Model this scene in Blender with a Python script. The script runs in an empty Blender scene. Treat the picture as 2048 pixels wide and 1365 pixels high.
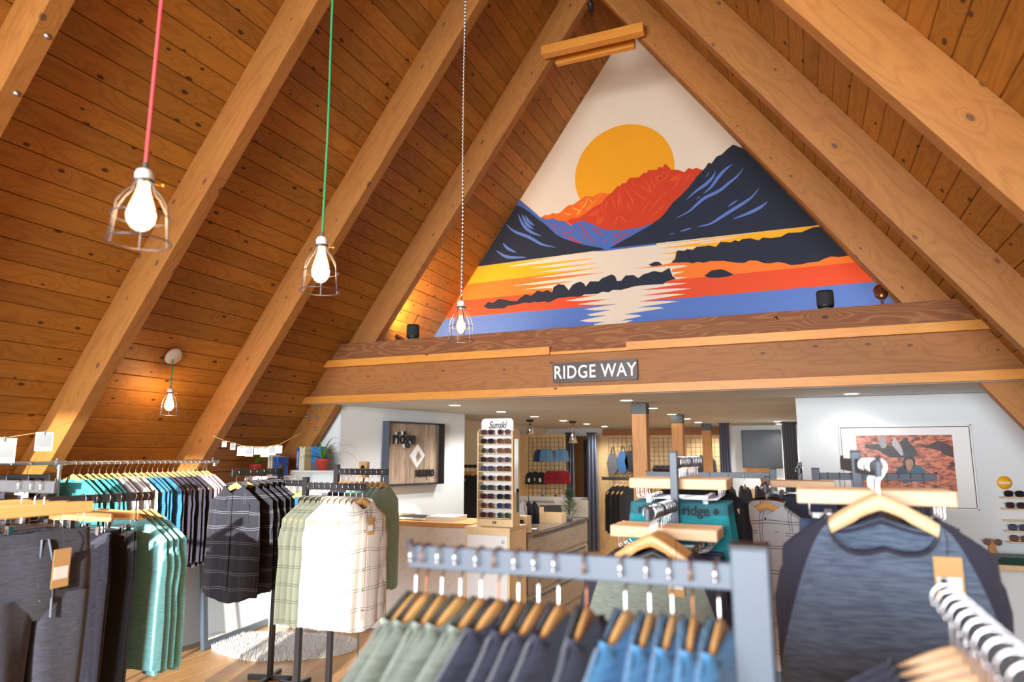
import bpy, math, random
from math import sin, cos, pi, radians, sqrt, atan2, exp
from mathutils import Vector, Matrix
from mathutils.geometry import tessellate_polygon
R = random.Random(7)
S = bpy.context.scene
# ------------------------------------------------------------------ camera, sky, sun, window light, exposure
EYE = Vector((0, 0, 1.65)); FOC = 1386.0; YAW = radians(-22.68); PIT = radians(9.343)
cam = bpy.data.cameras.new('camera'); cam.sensor_width = 36; cam.lens = FOC / 2048 * 36
cam.clip_start = .05; cam.clip_end = 200
cam.dof.use_dof = True; cam.dof.focus_distance = 4.6; cam.dof.aperture_fstop = 2.0
co = bpy.data.objects.new('camera', cam); S.collection.objects.link(co)
co.location = EYE; co.rotation_euler = (pi / 2 + PIT, 0, -YAW); S.camera = co
S.view_settings.view_transform = 'Standard'; S.view_settings.look = 'None'
S.view_settings.gamma = 1; S.view_settings.use_curve_mapping = False
S.view_settings.exposure = 0.34
S.cycles.use_denoising = True
S.cycles.max_bounces = 7; S.cycles.diffuse_bounces = 4; S.cycles.glossy_bounces = 3; S.cycles.transparent_max_bounces = 12
S.cycles.sample_clamp_indirect = 6
S.cycles.caustics_reflective = False; S.cycles.caustics_refractive = False
W = bpy.data.worlds.new('sky'); S.world = W; W.use_nodes = True
bg = W.node_tree.nodes['Background']; bg.inputs[0].default_value = (.80, .90, 1, 1); bg.inputs[1].default_value = 1.1
def lamp(name, kind, loc, energy, color=(1, 1, 1), size=.1, size_y=None, aim=None, spot=None):
    l = bpy.data.lights.new(name, kind); l.energy = energy; l.color = color
    if kind == 'AREA':
        l.shape = 'RECTANGLE' if size_y else 'DISK'; l.size = size
        if size_y: l.size_y = size_y
    elif kind == 'SUN': l.angle = size
    else: l.shadow_soft_size = size
    if spot: l.spot_size = spot; l.spot_blend = .6
    o = bpy.data.objects.new(name, l); S.collection.objects.link(o); o.location = loc
    if aim is not None:
        o.rotation_euler = (Vector(aim) - Vector(loc)).to_track_quat('-Z', 'Y').to_euler()
    return o
SUN = Vector((-.30, .88, -.20))
lamp('sun', 'SUN', (0, -3, 5), 8.5, (1, .94, .84), radians(.7), aim=Vector((0, -3, 5)) + SUN)
wl = lamp('window_light', 'AREA', (-1.55, -4.95, 1.75), 560, (.86, .93, 1), 5.2, 2.9, aim=(-1.55, 4, .7)); wl.data.spread = radians(130)
# ------------------------------------------------------------------ helpers
F_ = Vector((sin(YAW) * cos(PIT), cos(YAW) * cos(PIT), sin(PIT))); RT = Vector((cos(YAW), -sin(YAW), 0)); UP = RT.cross(F_)
def ray(x, y): return F_ + RT * ((x - 1024) / FOC) - UP * ((y - 682.5) / FOC)
def atd(x, y, d): return EYE + ray(x, y) * d
def aty(x, y, Y): r = ray(x, y); return EYE + r * (Y / r.y)
def along(a, b, x):
    """fraction of the way from a to b at which the point stands in picture column x"""
    lo, hi = 0., 1.
    f = lambda t: (lambda d: 1024 + FOC * d.dot(RT) / d.dot(F_))(a.lerp(b, t) - EYE)
    s = 1 if f(1) > f(0) else -1
    for _ in range(40):
        m = (lo + hi) / 2
        if (f(m) - x) * s < 0: lo = m
        else: hi = m
    return (lo + hi) / 2
def atz(x, y, Z): r = ray(x, y); return EYE + r * ((Z - EYE.z) / r.z)
COL = S.collection
def link(o, parent=None):
    COL.objects.link(o)
    if parent is not None: o.parent = parent
    return o
def tag(o, label=None, cat=None, group=None, kind=None):
    if label: o['label'] = label
    if cat: o['category'] = cat
    if group: o['group'] = group
    if kind: o['kind'] = kind
    return o
def empty(name, loc=(0, 0, 0), rz=0, parent=None, **k):
    o = bpy.data.objects.new(name, None); o.empty_display_size = .1
    o.location = loc; o.rotation_euler = (0, 0, rz); link(o, parent); return tag(o, **k)
class MB:
    def __init__(s): s.v = []; s.f = []; s.sm = []
    def add(s, vs, fs, smooth=False):
        b = len(s.v); s.v += [tuple(v) for v in vs]; s.f += [tuple(b + i for i in f) for f in fs]; s.sm += [smooth] * len(fs); return s
    def box(s, c, d, M=None, bev=0):
        x, y, z = d[0] / 2, d[1] / 2, d[2] / 2
        if bev:
            b = min(bev, x * .9, y * .9, z * .9); vs = []; 
            for sx in (-1, 1):
                for sy in (-1, 1):
                    for sz in (-1, 1):
                        vs += [(sx * x, sy * (y - b), sz * (z - b)), (sx * (x - b), sy * y, sz * (z - b)), (sx * (x - b), sy * (y - b), sz * z)]
            I = lambda sx, sy, sz, k: ((sx > 0) * 4 + (sy > 0) * 2 + (sz > 0)) * 3 + k
            fs = []
            for q in (-1, 1):
                fs.append([I(q, -1, -1, 0), I(q, 1, -1, 0), I(q, 1, 1, 0), I(q, -1, 1, 0)][::q])
                fs.append([I(-1, q, -1, 1), I(-1, q, 1, 1), I(1, q, 1, 1), I(1, q, -1, 1)][::q])
                fs.append([I(-1, -1, q, 2), I(1, -1, q, 2), I(1, 1, q, 2), I(-1, 1, q, 2)][::q])
            for a in (-1, 1):
                for c_ in (-1, 1):
                    fs.append([I(a, c_, -1, 0), I(a, c_, 1, 0), I(a, c_, 1, 1), I(a, c_, -1, 1)][::a * c_])
                    fs.append([I(a, -1, c_, 0), I(a, -1, c_, 2), I(a, 1, c_, 2), I(a, 1, c_, 0)][::a * c_])
                    fs.append([I(-1, a, c_, 1), I(1, a, c_, 1), I(1, a, c_, 2), I(-1, a, c_, 2)][::-a * c_])
                    for e in (-1, 1): fs.append([I(a, c_, e, 0), I(a, c_, e, 1), I(a, c_, e, 2)][::a * c_ * e])
        else:
            vs = [(sx * x, sy * y, sz * z) for sx in (-1, 1) for sy in (-1, 1) for sz in (-1, 1)]
            fs = [(0, 1, 3, 2), (4, 6, 7, 5), (0, 4, 5, 1), (2, 3, 7, 6), (0, 2, 6, 4), (1, 5, 7, 3)]
        c = Vector(c)
        vs = [(M @ Vector(v) if M else Vector(v)) + c for v in vs]
        return s.add(vs, fs)
    def tube(s, pts, r, n=8, closed=False, cap=True, flat=1, smooth=True):
        pts = [Vector(p) for p in pts]; N = len(pts); rr = r if isinstance(r, (list, tuple)) else [r] * N
        vs = []; prev = None
        for i, p in enumerate(pts):
            a = pts[i - 1] if (i or closed) else p; b = pts[(i + 1) % N] if (i < N - 1 or closed) else p
            t = (b - a); t = t.normalized() if t.length > 1e-9 else Vector((0, 0, 1))
            if prev is None:
                u = Vector((0, 1, 0)) if abs(t.y) < .9 else Vector((1, 0, 0))
            else: u = prev
            u = (u - t * u.dot(t)); u = u.normalized() if u.length > 1e-6 else t.orthogonal().normalized()
            prev = u; w = t.cross(u)
            for k in range(n):
                A = 2 * pi * k / n; vs.append(p + u * (rr[i] * cos(A) * flat) + w * (rr[i] * sin(A)))
        fs = []
        for i in range(N if closed else N - 1):
            for k in range(n):
                j = (i + 1) % N; fs.append((i * n + k, i * n + (k + 1) % n, j * n + (k + 1) % n, j * n + k))
        s.add(vs, fs, smooth)
        if cap and not closed:
            s.add(vs[:n], [tuple(range(n))[::-1]]); s.add(vs[-n:], [tuple(range(n))])
        return s
    def lathe(s, prof, c=(0, 0, 0), n=20, M=None, smooth=True):
        vs = []; c = Vector(c)
        for (r, z) in prof:
            for k in range(n):
                A = 2 * pi * k / n; v = Vector((r * cos(A), r * sin(A), z)); vs.append((M @ v if M else v) + c)
        fs = [(i * n + k, i * n + (k + 1) % n, (i + 1) * n + (k + 1) % n, (i + 1) * n + k) for i in range(len(prof) - 1) for k in range(n)]
        if prof[0][0] > 1e-4: fs.append(tuple(range(n))[::-1])
        if prof[-1][0] > 1e-4: fs.append(tuple((len(prof) - 1) * n + k for k in range(n)))
        return s.add(vs, fs, smooth)
    def prism(s, poly, a, b, f):
        """extrude a 2D outline between a and b; f(u, v, w) maps to 3D"""
        n = len(poly); tri = tessellate_polygon([[Vector((p[0], p[1], 0)) for p in poly]])
        vs = [f(p[0], p[1], a) for p in poly] + [f(p[0], p[1], b) for p in poly]
        ar = sum(poly[i][0] * poly[(i + 1) % n][1] - poly[(i + 1) % n][0] * poly[i][1] for i in range(n))
        fs = []
        for t in tri:
            fs.append(t); fs.append(tuple(n + i for i in t[::-1]))
        for i in range(n): fs.append((i, (i + 1) % n, n + (i + 1) % n, n + i))
        return s.add(vs, fs)
    def grid(s, P, smooth=True):
        nr = len(P); nc = len(P[0])
        return s.add([p for r in P for p in r], [(i * nc + j, i * nc + j + 1, (i + 1) * nc + j + 1, (i + 1) * nc + j) for i in range(nr - 1) for j in range(nc - 1)], smooth)
    def flat(s, poly, f):
        """one flat face area, robust for outlines that touch or cross themselves"""
        from mathutils.geometry import delaunay_2d_cdt
        r = delaunay_2d_cdt([Vector(p) for p in poly], [], [list(range(len(poly)))], 1, 1e-6)
        return s.add([f(v.x, v.y, 0) for v in r[0]], [tuple(q) for q in r[2]])
    def mesh(s, name, mat=None, fix=True):
        m = bpy.data.meshes.new(name); m.from_pydata(s.v, [], s.f)
        m.polygons.foreach_set('use_smooth', s.sm)
        if mat: m.materials.append(mat)
        if fix:
            import bmesh
            b = bmesh.new(); b.from_mesh(m); bmesh.ops.recalc_face_normals(b, faces=b.faces); b.to_mesh(m); b.free()
        m.update(); return m
    def build(s, name, mat, parent=None, loc=None, rz=0, **k):
        o = bpy.data.objects.new(name, s.mesh(name, mat)); link(o, parent)
        if loc is not None: o.location = loc
        o.rotation_euler = (0, 0, rz); return tag(o, **k)
def put(name, me, parent=None, loc=None, rz=0, mat=None, **k):
    """an object on an already built mesh (shared); mat picks a recoloured copy of that mesh"""
    if mat is not None and me.materials[0] != mat:
        key = (me.name, mat.name)
        if key not in RECOL:
            c = me.copy(); c.materials[0] = mat; RECOL[key] = c
        me = RECOL[key]
    o = bpy.data.objects.new(name, me); link(o, parent)
    if loc is not None: o.location = loc
    o.rotation_euler = (0, 0, rz); return tag(o, **k)
RECOL = {}
def text(name, body, size, mat, parent=None, ext=.002, loc=(0, 0, 0), rot=(pi / 2, 0, 0), sx=1, align='CENTER', bold=0, shear=0, space=1):
    c = bpy.data.curves.new(name, 'FONT'); c.body = body; c.size = size; c.extrude = ext; c.align_x = align; c.align_y = 'CENTER'
    c.offset = bold; c.shear = shear; c.space_character = space; c.resolution_u = 3; c.materials.append(mat)
    tmp = bpy.data.objects.new(name, c); COL.objects.link(tmp); bpy.context.view_layer.update()
    me = bpy.data.meshes.new_from_object(tmp.evaluated_get(bpy.context.evaluated_depsgraph_get())); bpy.data.objects.remove(tmp); bpy.data.curves.remove(c)
    o = bpy.data.objects.new(name, me); link(o, parent); o.location = loc; o.rotation_euler = rot; o.scale = (sx, 1, 1); return o
# ------------------------------------------------------------------ materials
def srgb(r, g, b): return tuple((x / 12.92 if x <= .04045 else ((x + .055) / 1.055) ** 2.4) for x in (r / 255, g / 255, b / 255)) + (1,)
def newmat(name):
    m = bpy.data.materials.new(name); m.use_nodes = True; nt = m.node_tree; return m, nt, nt.nodes['Principled BSDF']
def plain(name, col, rough=.6, metal=0, noise=0, scale=40, bump=0, sheen=0, coat=0, emit=None, estr=0):
    m, nt, b = newmat(name); N = nt.nodes.new; L = nt.links.new
    c = srgb(*col); b.inputs['Base Color'].default_value = c; b.inputs['Roughness'].default_value = rough; b.inputs['Metallic'].default_value = metal
    b.inputs['Sheen Weight'].default_value = sheen; b.inputs['Coat Weight'].default_value = coat
    if emit: b.inputs['Emission Color'].default_value = srgb(*emit); b.inputs['Emission Strength'].default_value = estr
    if noise or bump:
        tc = N('ShaderNodeTexCoord'); n = N('ShaderNodeTexNoise'); n.inputs['Scale'].default_value = scale; n.inputs['Detail'].default_value = 3
        L(tc.outputs['Object'], n.inputs['Vector'])
        if noise:
            mr = N('ShaderNodeMapRange'); mr.inputs[1].default_value = .3; mr.inputs[2].default_value = .7
            mr.inputs[3].default_value = 1 - noise; mr.inputs[4].default_value = 1 + noise
            mx = N('ShaderNodeVectorMath'); mx.operation = 'SCALE'; mx.inputs[0].default_value = c[:3]
            L(n.outputs['Fac'], mr.inputs[0]); L(mr.outputs[0], mx.inputs['Scale']); L(mx.outputs[0], b.inputs['Base Color'])
        if bump:
            bp = N('ShaderNodeBump'); bp.inputs['Strength'].default_value = bump; bp.inputs['Distance'].default_value = .004
            L(n.outputs['Fac'], bp.inputs['Height']); L(bp.outputs[0], b.inputs['Normal'])
    return m
def mathn(nt, op, a, b_=None, c=None):
    n = nt.nodes.new('ShaderNodeMath'); n.operation = op
    for i, v in enumerate((a, b_, c)):
        if v is None: continue
        if isinstance(v, (int, float)): n.inputs[i].default_value = v
        else: nt.links.new(v, n.inputs[i])
    return n.outputs[0]
def wood(name, c1, c2, along='Y', across='X', knots=.5, grain=1., rough=.55, vary=.12, knotc=(60, 28, 12), rings=.5, coat=0):
    """timber: grain runs along the given local axis, with growth-ring streaks and knots; every object gets its own shade"""
    m, nt, b = newmat(name); N = nt.nodes.new; L = nt.links.new
    tc = N('ShaderNodeTexCoord'); oi = N('ShaderNodeObjectInfo'); sp = N('ShaderNodeSeparateXYZ'); L(tc.outputs['Object'], sp.inputs[0])
    r = oi.outputs['Random']
    al = mathn(nt, 'ADD', sp.outputs[along], mathn(nt, 'MULTIPLY', r, 37.)); 
    third = [a for a in 'XYZ' if a not in (along, across)][0]
    ac = mathn(nt, 'ADD', mathn(nt, 'ADD', sp.outputs[across], mathn(nt, 'MULTIPLY', sp.outputs[third], .7)), mathn(nt, 'MULTIPLY', r, 91.))
    def vec(a, s1, c_, s2):
        v = N('ShaderNodeCombineXYZ'); L(mathn(nt, 'MULTIPLY', a, s1), v.inputs[0]); L(mathn(nt, 'MULTIPLY', c_, s2), v.inputs[1]); L(mathn(nt, 'MULTIPLY', r, 13.), v.inputs[2]); return v.outputs[0]
    # knots
    vo = N('ShaderNodeTexVoronoi'); vo.voronoi_dimensions = '2D'; vo.inputs['Scale'].default_value = 1; L(vec(al, 2.9, ac, 5.4), vo.inputs['Vector'])
    sc = N('ShaderNodeSeparateColor'); L(vo.outputs['Color'], sc.inputs[0])
    on = mathn(nt, 'LESS_THAN', sc.outputs[0], knots)
    d = vo.outputs['Distance']
    rad = mathn(nt, 'MULTIPLY_ADD', sc.outputs[1], .05, .022)
    kn = N('ShaderNodeMapRange'); kn.interpolation_type = 'SMOOTHSTEP'; L(mathn(nt, 'DIVIDE', d, rad), kn.inputs[0]); kn.inputs[1].default_value = 1.25; kn.inputs[2].default_value = .7; kn.inputs[3].default_value = 0; kn.inputs[4].default_value = 1
    knot = mathn(nt, 'MULTIPLY', kn.outputs[0], on)
    # rings flow round the knots
    ns = N('ShaderNodeTexNoise'); ns.inputs['Scale'].default_value = 1; ns.inputs['Detail'].default_value = 2; L(vec(al, .9, ac, 5), ns.inputs['Vector'])
    push = mathn(nt, 'MULTIPLY', mathn(nt, 'MULTIPLY', mathn(nt, 'POWER', 2.718, mathn(nt, 'MULTIPLY', d, -7.)), on), 1.3)
    w = mathn(nt, 'MULTIPLY', mathn(nt, 'ADD', mathn(nt, 'MULTIPLY', ns.outputs['Fac'], 2.6), push), 26 * grain)
    ring = mathn(nt, 'POWER', mathn(nt, 'MULTIPLY_ADD', mathn(nt, 'SINE', w), .5, .5), 3)
    n2 = N('ShaderNodeTexNoise'); n2.inputs['Scale'].default_value = 1; n2.inputs['Detail'].default_value = 4; L(vec(al, 2.5, ac, 130), n2.inputs['Vector'])
    fac = mathn(nt, 'ADD', mathn(nt, 'MULTIPLY', ring, rings), mathn(nt, 'MULTIPLY', mathn(nt, 'SUBTRACT', n2.outputs['Fac'], .4), .9))
    mx = N('ShaderNodeMix'); mx.data_type = 'RGBA'; mx.clamp_factor = True; L(fac, mx.inputs[0]); mx.inputs[6].default_value = srgb(*c1); mx.inputs[7].default_value = srgb(*c2)
    n3 = N('ShaderNodeTexNoise'); n3.inputs['Scale'].default_value = 1; L(vec(al, .7, ac, 2.5), n3.inputs['Vector'])
    val = mathn(nt, 'ADD', mathn(nt, 'MULTIPLY_ADD', r, 2 * vary, 1 - vary), mathn(nt, 'MULTIPLY_ADD', n3.outputs['Fac'], .5, -.25))
    hs = N('ShaderNodeHueSaturation'); L(mx.outputs[2], hs.inputs['Color']); L(val, hs.inputs['Value']); L(mathn(nt, 'MULTIPLY_ADD', sc.outputs[2], .004, .498), hs.inputs['Hue'])
    mk = N('ShaderNodeMix'); mk.data_type = 'RGBA'; mk.clamp_factor = True; L(mathn(nt, 'MULTIPLY', knot, .88), mk.inputs[0]); L(hs.outputs[0], mk.inputs[6]); mk.inputs[7].default_value = srgb(*knotc)
    L(mk.outputs[2], b.inputs['Base Color']); b.inputs['Roughness'].default_value = rough; b.inputs['Coat Weight'].default_value = coat; b.inputs['Coat Roughness'].default_value = .25
    bp = N('ShaderNodeBump'); bp.inputs['Strength'].default_value = .25; bp.inputs['Distance'].default_value = .002; L(fac, bp.inputs['Height']); L(bp.outputs[0], b.inputs['Normal'])
    return m
def plaid(name, base, line, sx=.105, sz=.105, w=.0035, gap=.012, vx=.5, rough=.85, second=None):
    """woven check: pairs of thin lines both ways, in the garment's own coordinates"""
    m, nt, b = newmat(name); N = nt.nodes.new; L = nt.links.new
    tc = N('ShaderNodeTexCoord'); sp = N('ShaderNodeSeparateXYZ'); L(tc.outputs['Object'], sp.inputs[0])
    nz = N('ShaderNodeTexNoise'); nz.inputs['Scale'].default_value = 7; nz.inputs['Detail'].default_value = 0; L(tc.outputs['Object'], nz.inputs['Vector'])
    def lines(co, s, o):
        c = mathn(nt, 'ADD', co, mathn(nt, 'MULTIPLY', nz.outputs['Fac'], .03))
        p = mathn(nt, 'ABSOLUTE', mathn(nt, 'SUBTRACT', mathn(nt, 'MODULO', mathn(nt, 'ADD', c, 10 + o), s), s / 2))
        return mathn(nt, 'LESS_THAN', mathn(nt, 'ABSOLUTE', mathn(nt, 'SUBTRACT', p, gap / 2)), w / 2)
    h = lines(sp.outputs['Z'], sz, 0); v = mathn(nt, 'MULTIPLY', lines(sp.outputs['X'], sx, .02), vx)
    fac = mathn(nt, 'MAXIMUM', h, v)
    n2 = N('ShaderNodeTexNoise'); n2.inputs['Scale'].default_value = 160; L(tc.outputs['Object'], n2.inputs['Vector'])
    mx = N('ShaderNodeMix'); mx.data_type = 'RGBA'; L(mathn(nt, 'MULTIPLY', fac, .9), mx.inputs[0]); mx.inputs[6].default_value = srgb(*base); mx.inputs[7].default_value = srgb(*line)
    L(mx.outputs[2], b.inputs['Base Color']); b.inputs['Roughness'].default_value = rough; b.inputs['Sheen Weight'].default_value = .15
    bp = N('ShaderNodeBump'); bp.inputs['Strength'].default_value = .3; bp.inputs['Distance'].default_value = .002; L(n2.outputs['Fac'], bp.inputs['Height']); L(bp.outputs[0], b.inputs['Normal'])
    return m
def knit(name, c1, c2, rough=.9, sheen=.2, streak=90):
    """melange jersey: short horizontal flecks"""
    m, nt, b = newmat(name); N = nt.nodes.new; L = nt.links.new
    tc = N('ShaderNodeTexCoord'); mp = N('ShaderNodeMapping'); mp.inputs['Scale'].default_value = (streak * .35, streak * .5, streak * 3.4); L(tc.outputs['Object'], mp.inputs[0])
    n = N('ShaderNodeTexNoise'); n.inputs['Scale'].default_value = 1; n.inputs['Detail'].default_value = 3; L(mp.outputs[0], n.inputs['Vector'])
    mr = N('ShaderNodeMapRange'); mr.inputs[1].default_value = .35; mr.inputs[2].default_value = .65; L(n.outputs['Fac'], mr.inputs[0])
    mx = N('ShaderNodeMix'); mx.data_type = 'RGBA'; L(mr.outputs[0], mx.inputs[0]); mx.inputs[6].default_value = srgb(*c1); mx.inputs[7].default_value = srgb(*c2)
    L(mx.outputs[2], b.inputs['Base Color']); b.inputs['Roughness'].default_value = rough; b.inputs['Sheen Weight'].default_value = sheen
    bp = N('ShaderNodeBump'); bp.inputs['Strength'].default_value = .2; bp.inputs['Distance'].default_value = .002; L(n.outputs['Fac'], bp.inputs['Height']); L(bp.outputs[0], b.inputs['Normal'])
    return m
M = {}
M['pine'] = wood('pine_board', (170, 112, 38), (130, 78, 20), knots=.7, rings=.38, vary=.15, knotc=(48, 20, 8), rough=.6)
M['rafter'] = wood('rafter_fir', (172, 114, 52), (138, 82, 30), along='X', across='Z', knots=.5, rings=.3, vary=.08, rough=.6, knotc=(96, 62, 42))
M['beam'] = wood('beam_fir', (164, 106, 50), (128, 72, 28), along='X', across='Z', knots=.6, rings=.32, vary=.05, rough=.6, knotc=(88, 54, 36))
M['beam_dark'] = wood('beam_weathered', (124, 72, 36), (160, 104, 58), along='X', across='Z', knots=.1, rings=.7, grain=1.6, vary=.04, rough=.7)
M['trimwood'] = wood('trim_pine', (222, 150, 60), (198, 122, 38), along='X', across='Z', knots=.15, rings=.25, vary=.06, rough=.45)
M['floor'] = wood('floor_plank', (203, 156, 100), (176, 124, 70), along='Y', across='X', knots=.12, rings=.3, vary=.07, rough=.32, knotc=(120, 76, 40))
M['post'] = wood('post_fir', (208, 148, 84), (180, 116, 56), along='Z', across='X', knots=.4, rings=.35, vary=.05, knotc=(120, 72, 40))
M['ply'] = wood('plywood', (222, 190, 136), (204, 166, 108), along='Z', across='X', knots=.08, rings=.5, grain=.5, vary=.03, knotc=(170, 120, 76))
M['hanger'] = wood('hanger_beech', (236, 184, 116), (216, 152, 80), along='X', across='Z', knots=0, rings=.15, vary=.05, rough=.35, coat=.25)
M['clipwood'] = wood('clip_hanger_beech', (236, 196, 150), (220, 170, 118), along='X', across='Z', knots=0, rings=.2, vary=.05, rough=.4)
M['birch'] = wood('birch_ply', (232, 204, 158), (216, 180, 128), along='Z', across='X', knots=0, rings=.2, vary=.03, rough=.45)
M['counterwood'] = wood('counter_edge', (222, 170, 104), (200, 142, 74), along='X', across='Z', knots=0, rings=.3, vary=.02)
M['greywood'] = wood('grey_laminate', (164, 154, 138), (138, 127, 110), along='Y', across='Z', knots=0, rings=.45, vary=.02, rough=.4)
M['barnwood'] = wood('barn_wood', (176, 156, 136), (134, 112, 94), along='Z', across='X', knots=.15, rings=.6, vary=.18, rough=.8)
M['wall'] = plain('wall_paint', (224, 229, 231), .85, noise=.015, scale=3, bump=.05)
M['ceilpaint'] = plain('ceiling_paint', (206, 210, 208), .85, noise=.01, scale=3)
M['white'] = plain('white_lacquer', (238, 238, 236), .35)
M['grey_metal'] = plain('slate_grey_powder_coat', (72, 84, 98), .42, metal=.0, noise=.03, scale=60)
M['black_metal'] = plain('black_powder_coat', (38, 38, 42), .38, noise=.05, scale=60)
M['dark_metal'] = plain('charcoal_powder_coat', (78, 80, 84), .5)
M['chrome'] = plain('chrome', (225, 225, 228), .12, metal=1)
M['galv'] = plain('galvanised_pipe', (178, 182, 186), .33, metal=.85, noise=.08, scale=60)
M['copperish'] = plain('copper_tone', (150, 96, 62), .3, metal=.8)
M['black'] = plain('black_plastic', (26, 27, 30), .45)
M['porcelain'] = plain('porcelain', (235, 232, 226), .3)
M['kraft'] = plain('kraft_card', (200, 160, 106), .8, noise=.04, scale=80)
M['paper'] = plain('paper', (240, 240, 238), .7)
M['ink'] = plain('ink', (30, 30, 32), .7)
M['cage'] = plain('cage_steel', (98, 98, 104), .35, metal=.7)
M['brass'] = plain('brass', (200, 150, 70), .25, metal=1)
# ------------------------------------------------------------------ room shell
XL, XR, ZB, SL = -4.43, 1.41, 2.15, 1.4            # where the roof planes cross z = ZB, and their slope
XA = (XL + XR) / 2; ZA = ZB + SL * (XR - XL) / 2   # ridge
CE = 2.133                                         # flat ceiling of the back room
TH = atan2(SL, 1)
def roof_z(x): return min(ZB + SL * (x - XL), ZB - SL * (x - XR))
def frame_mat(side):
    """side -1 left slope, +1 right slope: local X runs up the slope, Y along the room, Z outwards from the room"""
    x0 = XL if side < 0 else XR
    ex = Vector((cos(TH) * -side, 0, sin(TH))); ey = Vector((0, 1, 0)); ez = Vector((side * sin(TH), 0, cos(TH)))
    if side > 0: ey = Vector((0, -1, 0))   # keeps the frame right-handed; use side_y() for positions
    m = Matrix((ex, ey, ez)).transposed().to_4x4(); m.translation = Vector((x0, 0, ZB)); return m
ceil = empty('ceiling', kind='structure')
def side_y(side, y): return y if side < 0 else -y
SL_LEN = (XA - XL) / cos(TH)
board_cache = {}
def board(width, length, th=.02):
    k = (round(width, 3), round(length, 3))
    if k not in board_cache: board_cache[k] = MB().box((0, 0, 0), (width - .003, length, th), bev=.004).mesh('board', M['pine'])
    return board_cache[k]
for side in (-1, 1):
    fm = frame_mat(side); s = -1.30; n = 0
    while s < SL_LEN - .01:
        w = min(.125, SL_LEN - s); cuts = sorted(R.sample([-.6, 1.86, 3.1, 4.32], 2)) if n % 2 else []
        ys = [-5.2] + cuts + [6.871]
        for a, b in zip(ys, ys[1:]):
            o = bpy.data.objects.new('board', board(w, b - a - .002)); link(o, ceil)
            o.matrix_world = fm @ Matrix.Translation((s + w / 2, side_y(side, (a + b) / 2), .010 + R.uniform(0, .002)))
        s += w; n += 1
    dk = MB().box((0, 0, 0), (SL_LEN + 1.35, 12.12, .05)).build('leak_backing', M['rafter'], ceil)  # unseen backing added to stop light leaking between the boards
    dk.matrix_world = fm @ Matrix.Translation(((SL_LEN - 1.30) / 2, side_y(side, .83), .05))
# rafters: pairs 1.23 m apart, 90 mm wide, 240 mm deep
RY = [-.65, .59, 1.82, 3.05, 4.29, 5.52]
RL = {2: 'left rafter cut off by the upper left corner of the photo', 3: 'left rafter with a bright sun patch near its foot, behind the pink-corded pendant',
      4: 'left rafter behind the green-corded pendant', 5: 'left rafter whose foot stands behind the cross beam, beside the small black speaker',
      1: 'left rafter overhead, just outside the picture', 0: 'left rafter overhead, well behind the viewer'}
RRL = {2: 'right rafter nearest the upper right corner', 3: 'right rafter speckled with small stains, running to the right edge of the photo',
       4: 'right rafter crossing in front of the right end of the cross beam', 5: 'right rafter that cuts across the right side of the mural',
       1: 'right rafter overhead, just outside the picture', 0: 'right rafter overhead, well behind the viewer'}
DEEP = .245
def rafter(side, y, lab):
    fm = frame_mat(side); L1 = SL_LEN + .0; L0 = -1.28
    rt = bpy.data.objects.new('rafter', MB().prism([(L0 - (L1 + L0) / 2, DEEP / 2), (L1 - (L1 + L0) / 2 - .001, DEEP / 2), (L1 - (L1 + L0) / 2 - DEEP * SL - .001, -DEEP / 2), (L0 - (L1 + L0) / 2, -DEEP / 2)], -.045, .045, lambda u, v, w_: Vector((u, w_, v))).mesh('rafter', M['rafter']))
    link(rt); rt.matrix_world = fm @ Matrix.Translation(((L1 + L0) / 2, side_y(side, y + .045), -DEEP / 2 - .0005))
    tag(rt, lab, 'rafter', 'rafters under the left roof slope' if side < 0 else 'rafters under the right roof slope'); return rt
raf = {}
for i in range(0, 6):
    raf[(-1, i)] = rafter(-1, RY[i] + (0 if i < 5 else 0), RL[i]); raf[(1, i)] = rafter(1, RY[i] + .0, RRL[i])
# bolts on the last left rafter under the beam and on the first one
def bolt(parent_o, world, nrm=(0, -1, 0), r=.016):
    q = Vector(nrm).to_track_quat('Z', 'Y').to_matrix()
    b = MB().lathe([(r, 0), (r, .004), (r * .55, .005), (r * .55, .012), (0, .013)], M=q, n=12).build('bolt', M['galv'])
    b.parent = parent_o; b.matrix_parent_inverse = parent_o.matrix_world.inverted(); b.location = world; return b
bpy.context.view_layer.update()
for (x, y) in ((636, 814), (622, 826), (613, 833), (620, 838), (635, 835), (632, 858)):
    bolt(raf[(-1, 5)], aty(x, y, 5.519), r=.017)
for (x, y) in ((94, 72), (33, 187)): 
    p = atd(x, y, 1); r_ = ray(x, y)
    # underside plane of the rafter: perpendicular distance DEEP below the roof plane
    n_ = Vector((-SL, 0, 1)).normalized(); p0 = Vector((XL, 0, ZB)) - n_ * DEEP
    t = (p0 - EYE).dot(n_) / r_.dot(n_); q = EYE + r_ * t
    if RY[2] - .02 < q.y < RY[2] + .11: bolt(raf[(-1, 2)], q, -n_, .014)
# floor
fl = empty('floor', kind='structure'); MB().box((-1.5, 3.5, -.035), (7.4, 17.8, .05)).build('subfloor', M['floor'], fl)
fcache = {}
x = -5.15; row = 0
while x < 2.1:
    w = .19; y = -5.3 + R.uniform(-.6, 0)
    while y < 12.3:
        ln = R.choice([1.8, 2.4]); a = max(y, -5.3); b = min(y + ln, 12.35)
        if b - a > .1 and (x < -1.2 or row % 1 == 0):
            k = round(b - a, 1)
            if k not in fcache: fcache[k] = MB().box((0, 0, 0), (w - .002, k - .002, .012), bev=.0015).mesh('plank', M['floor'])
            put('plank', fcache[k], fl, (x + w / 2, a + k / 2, -.006))
        y += ln
    x += w; row += 1
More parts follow.
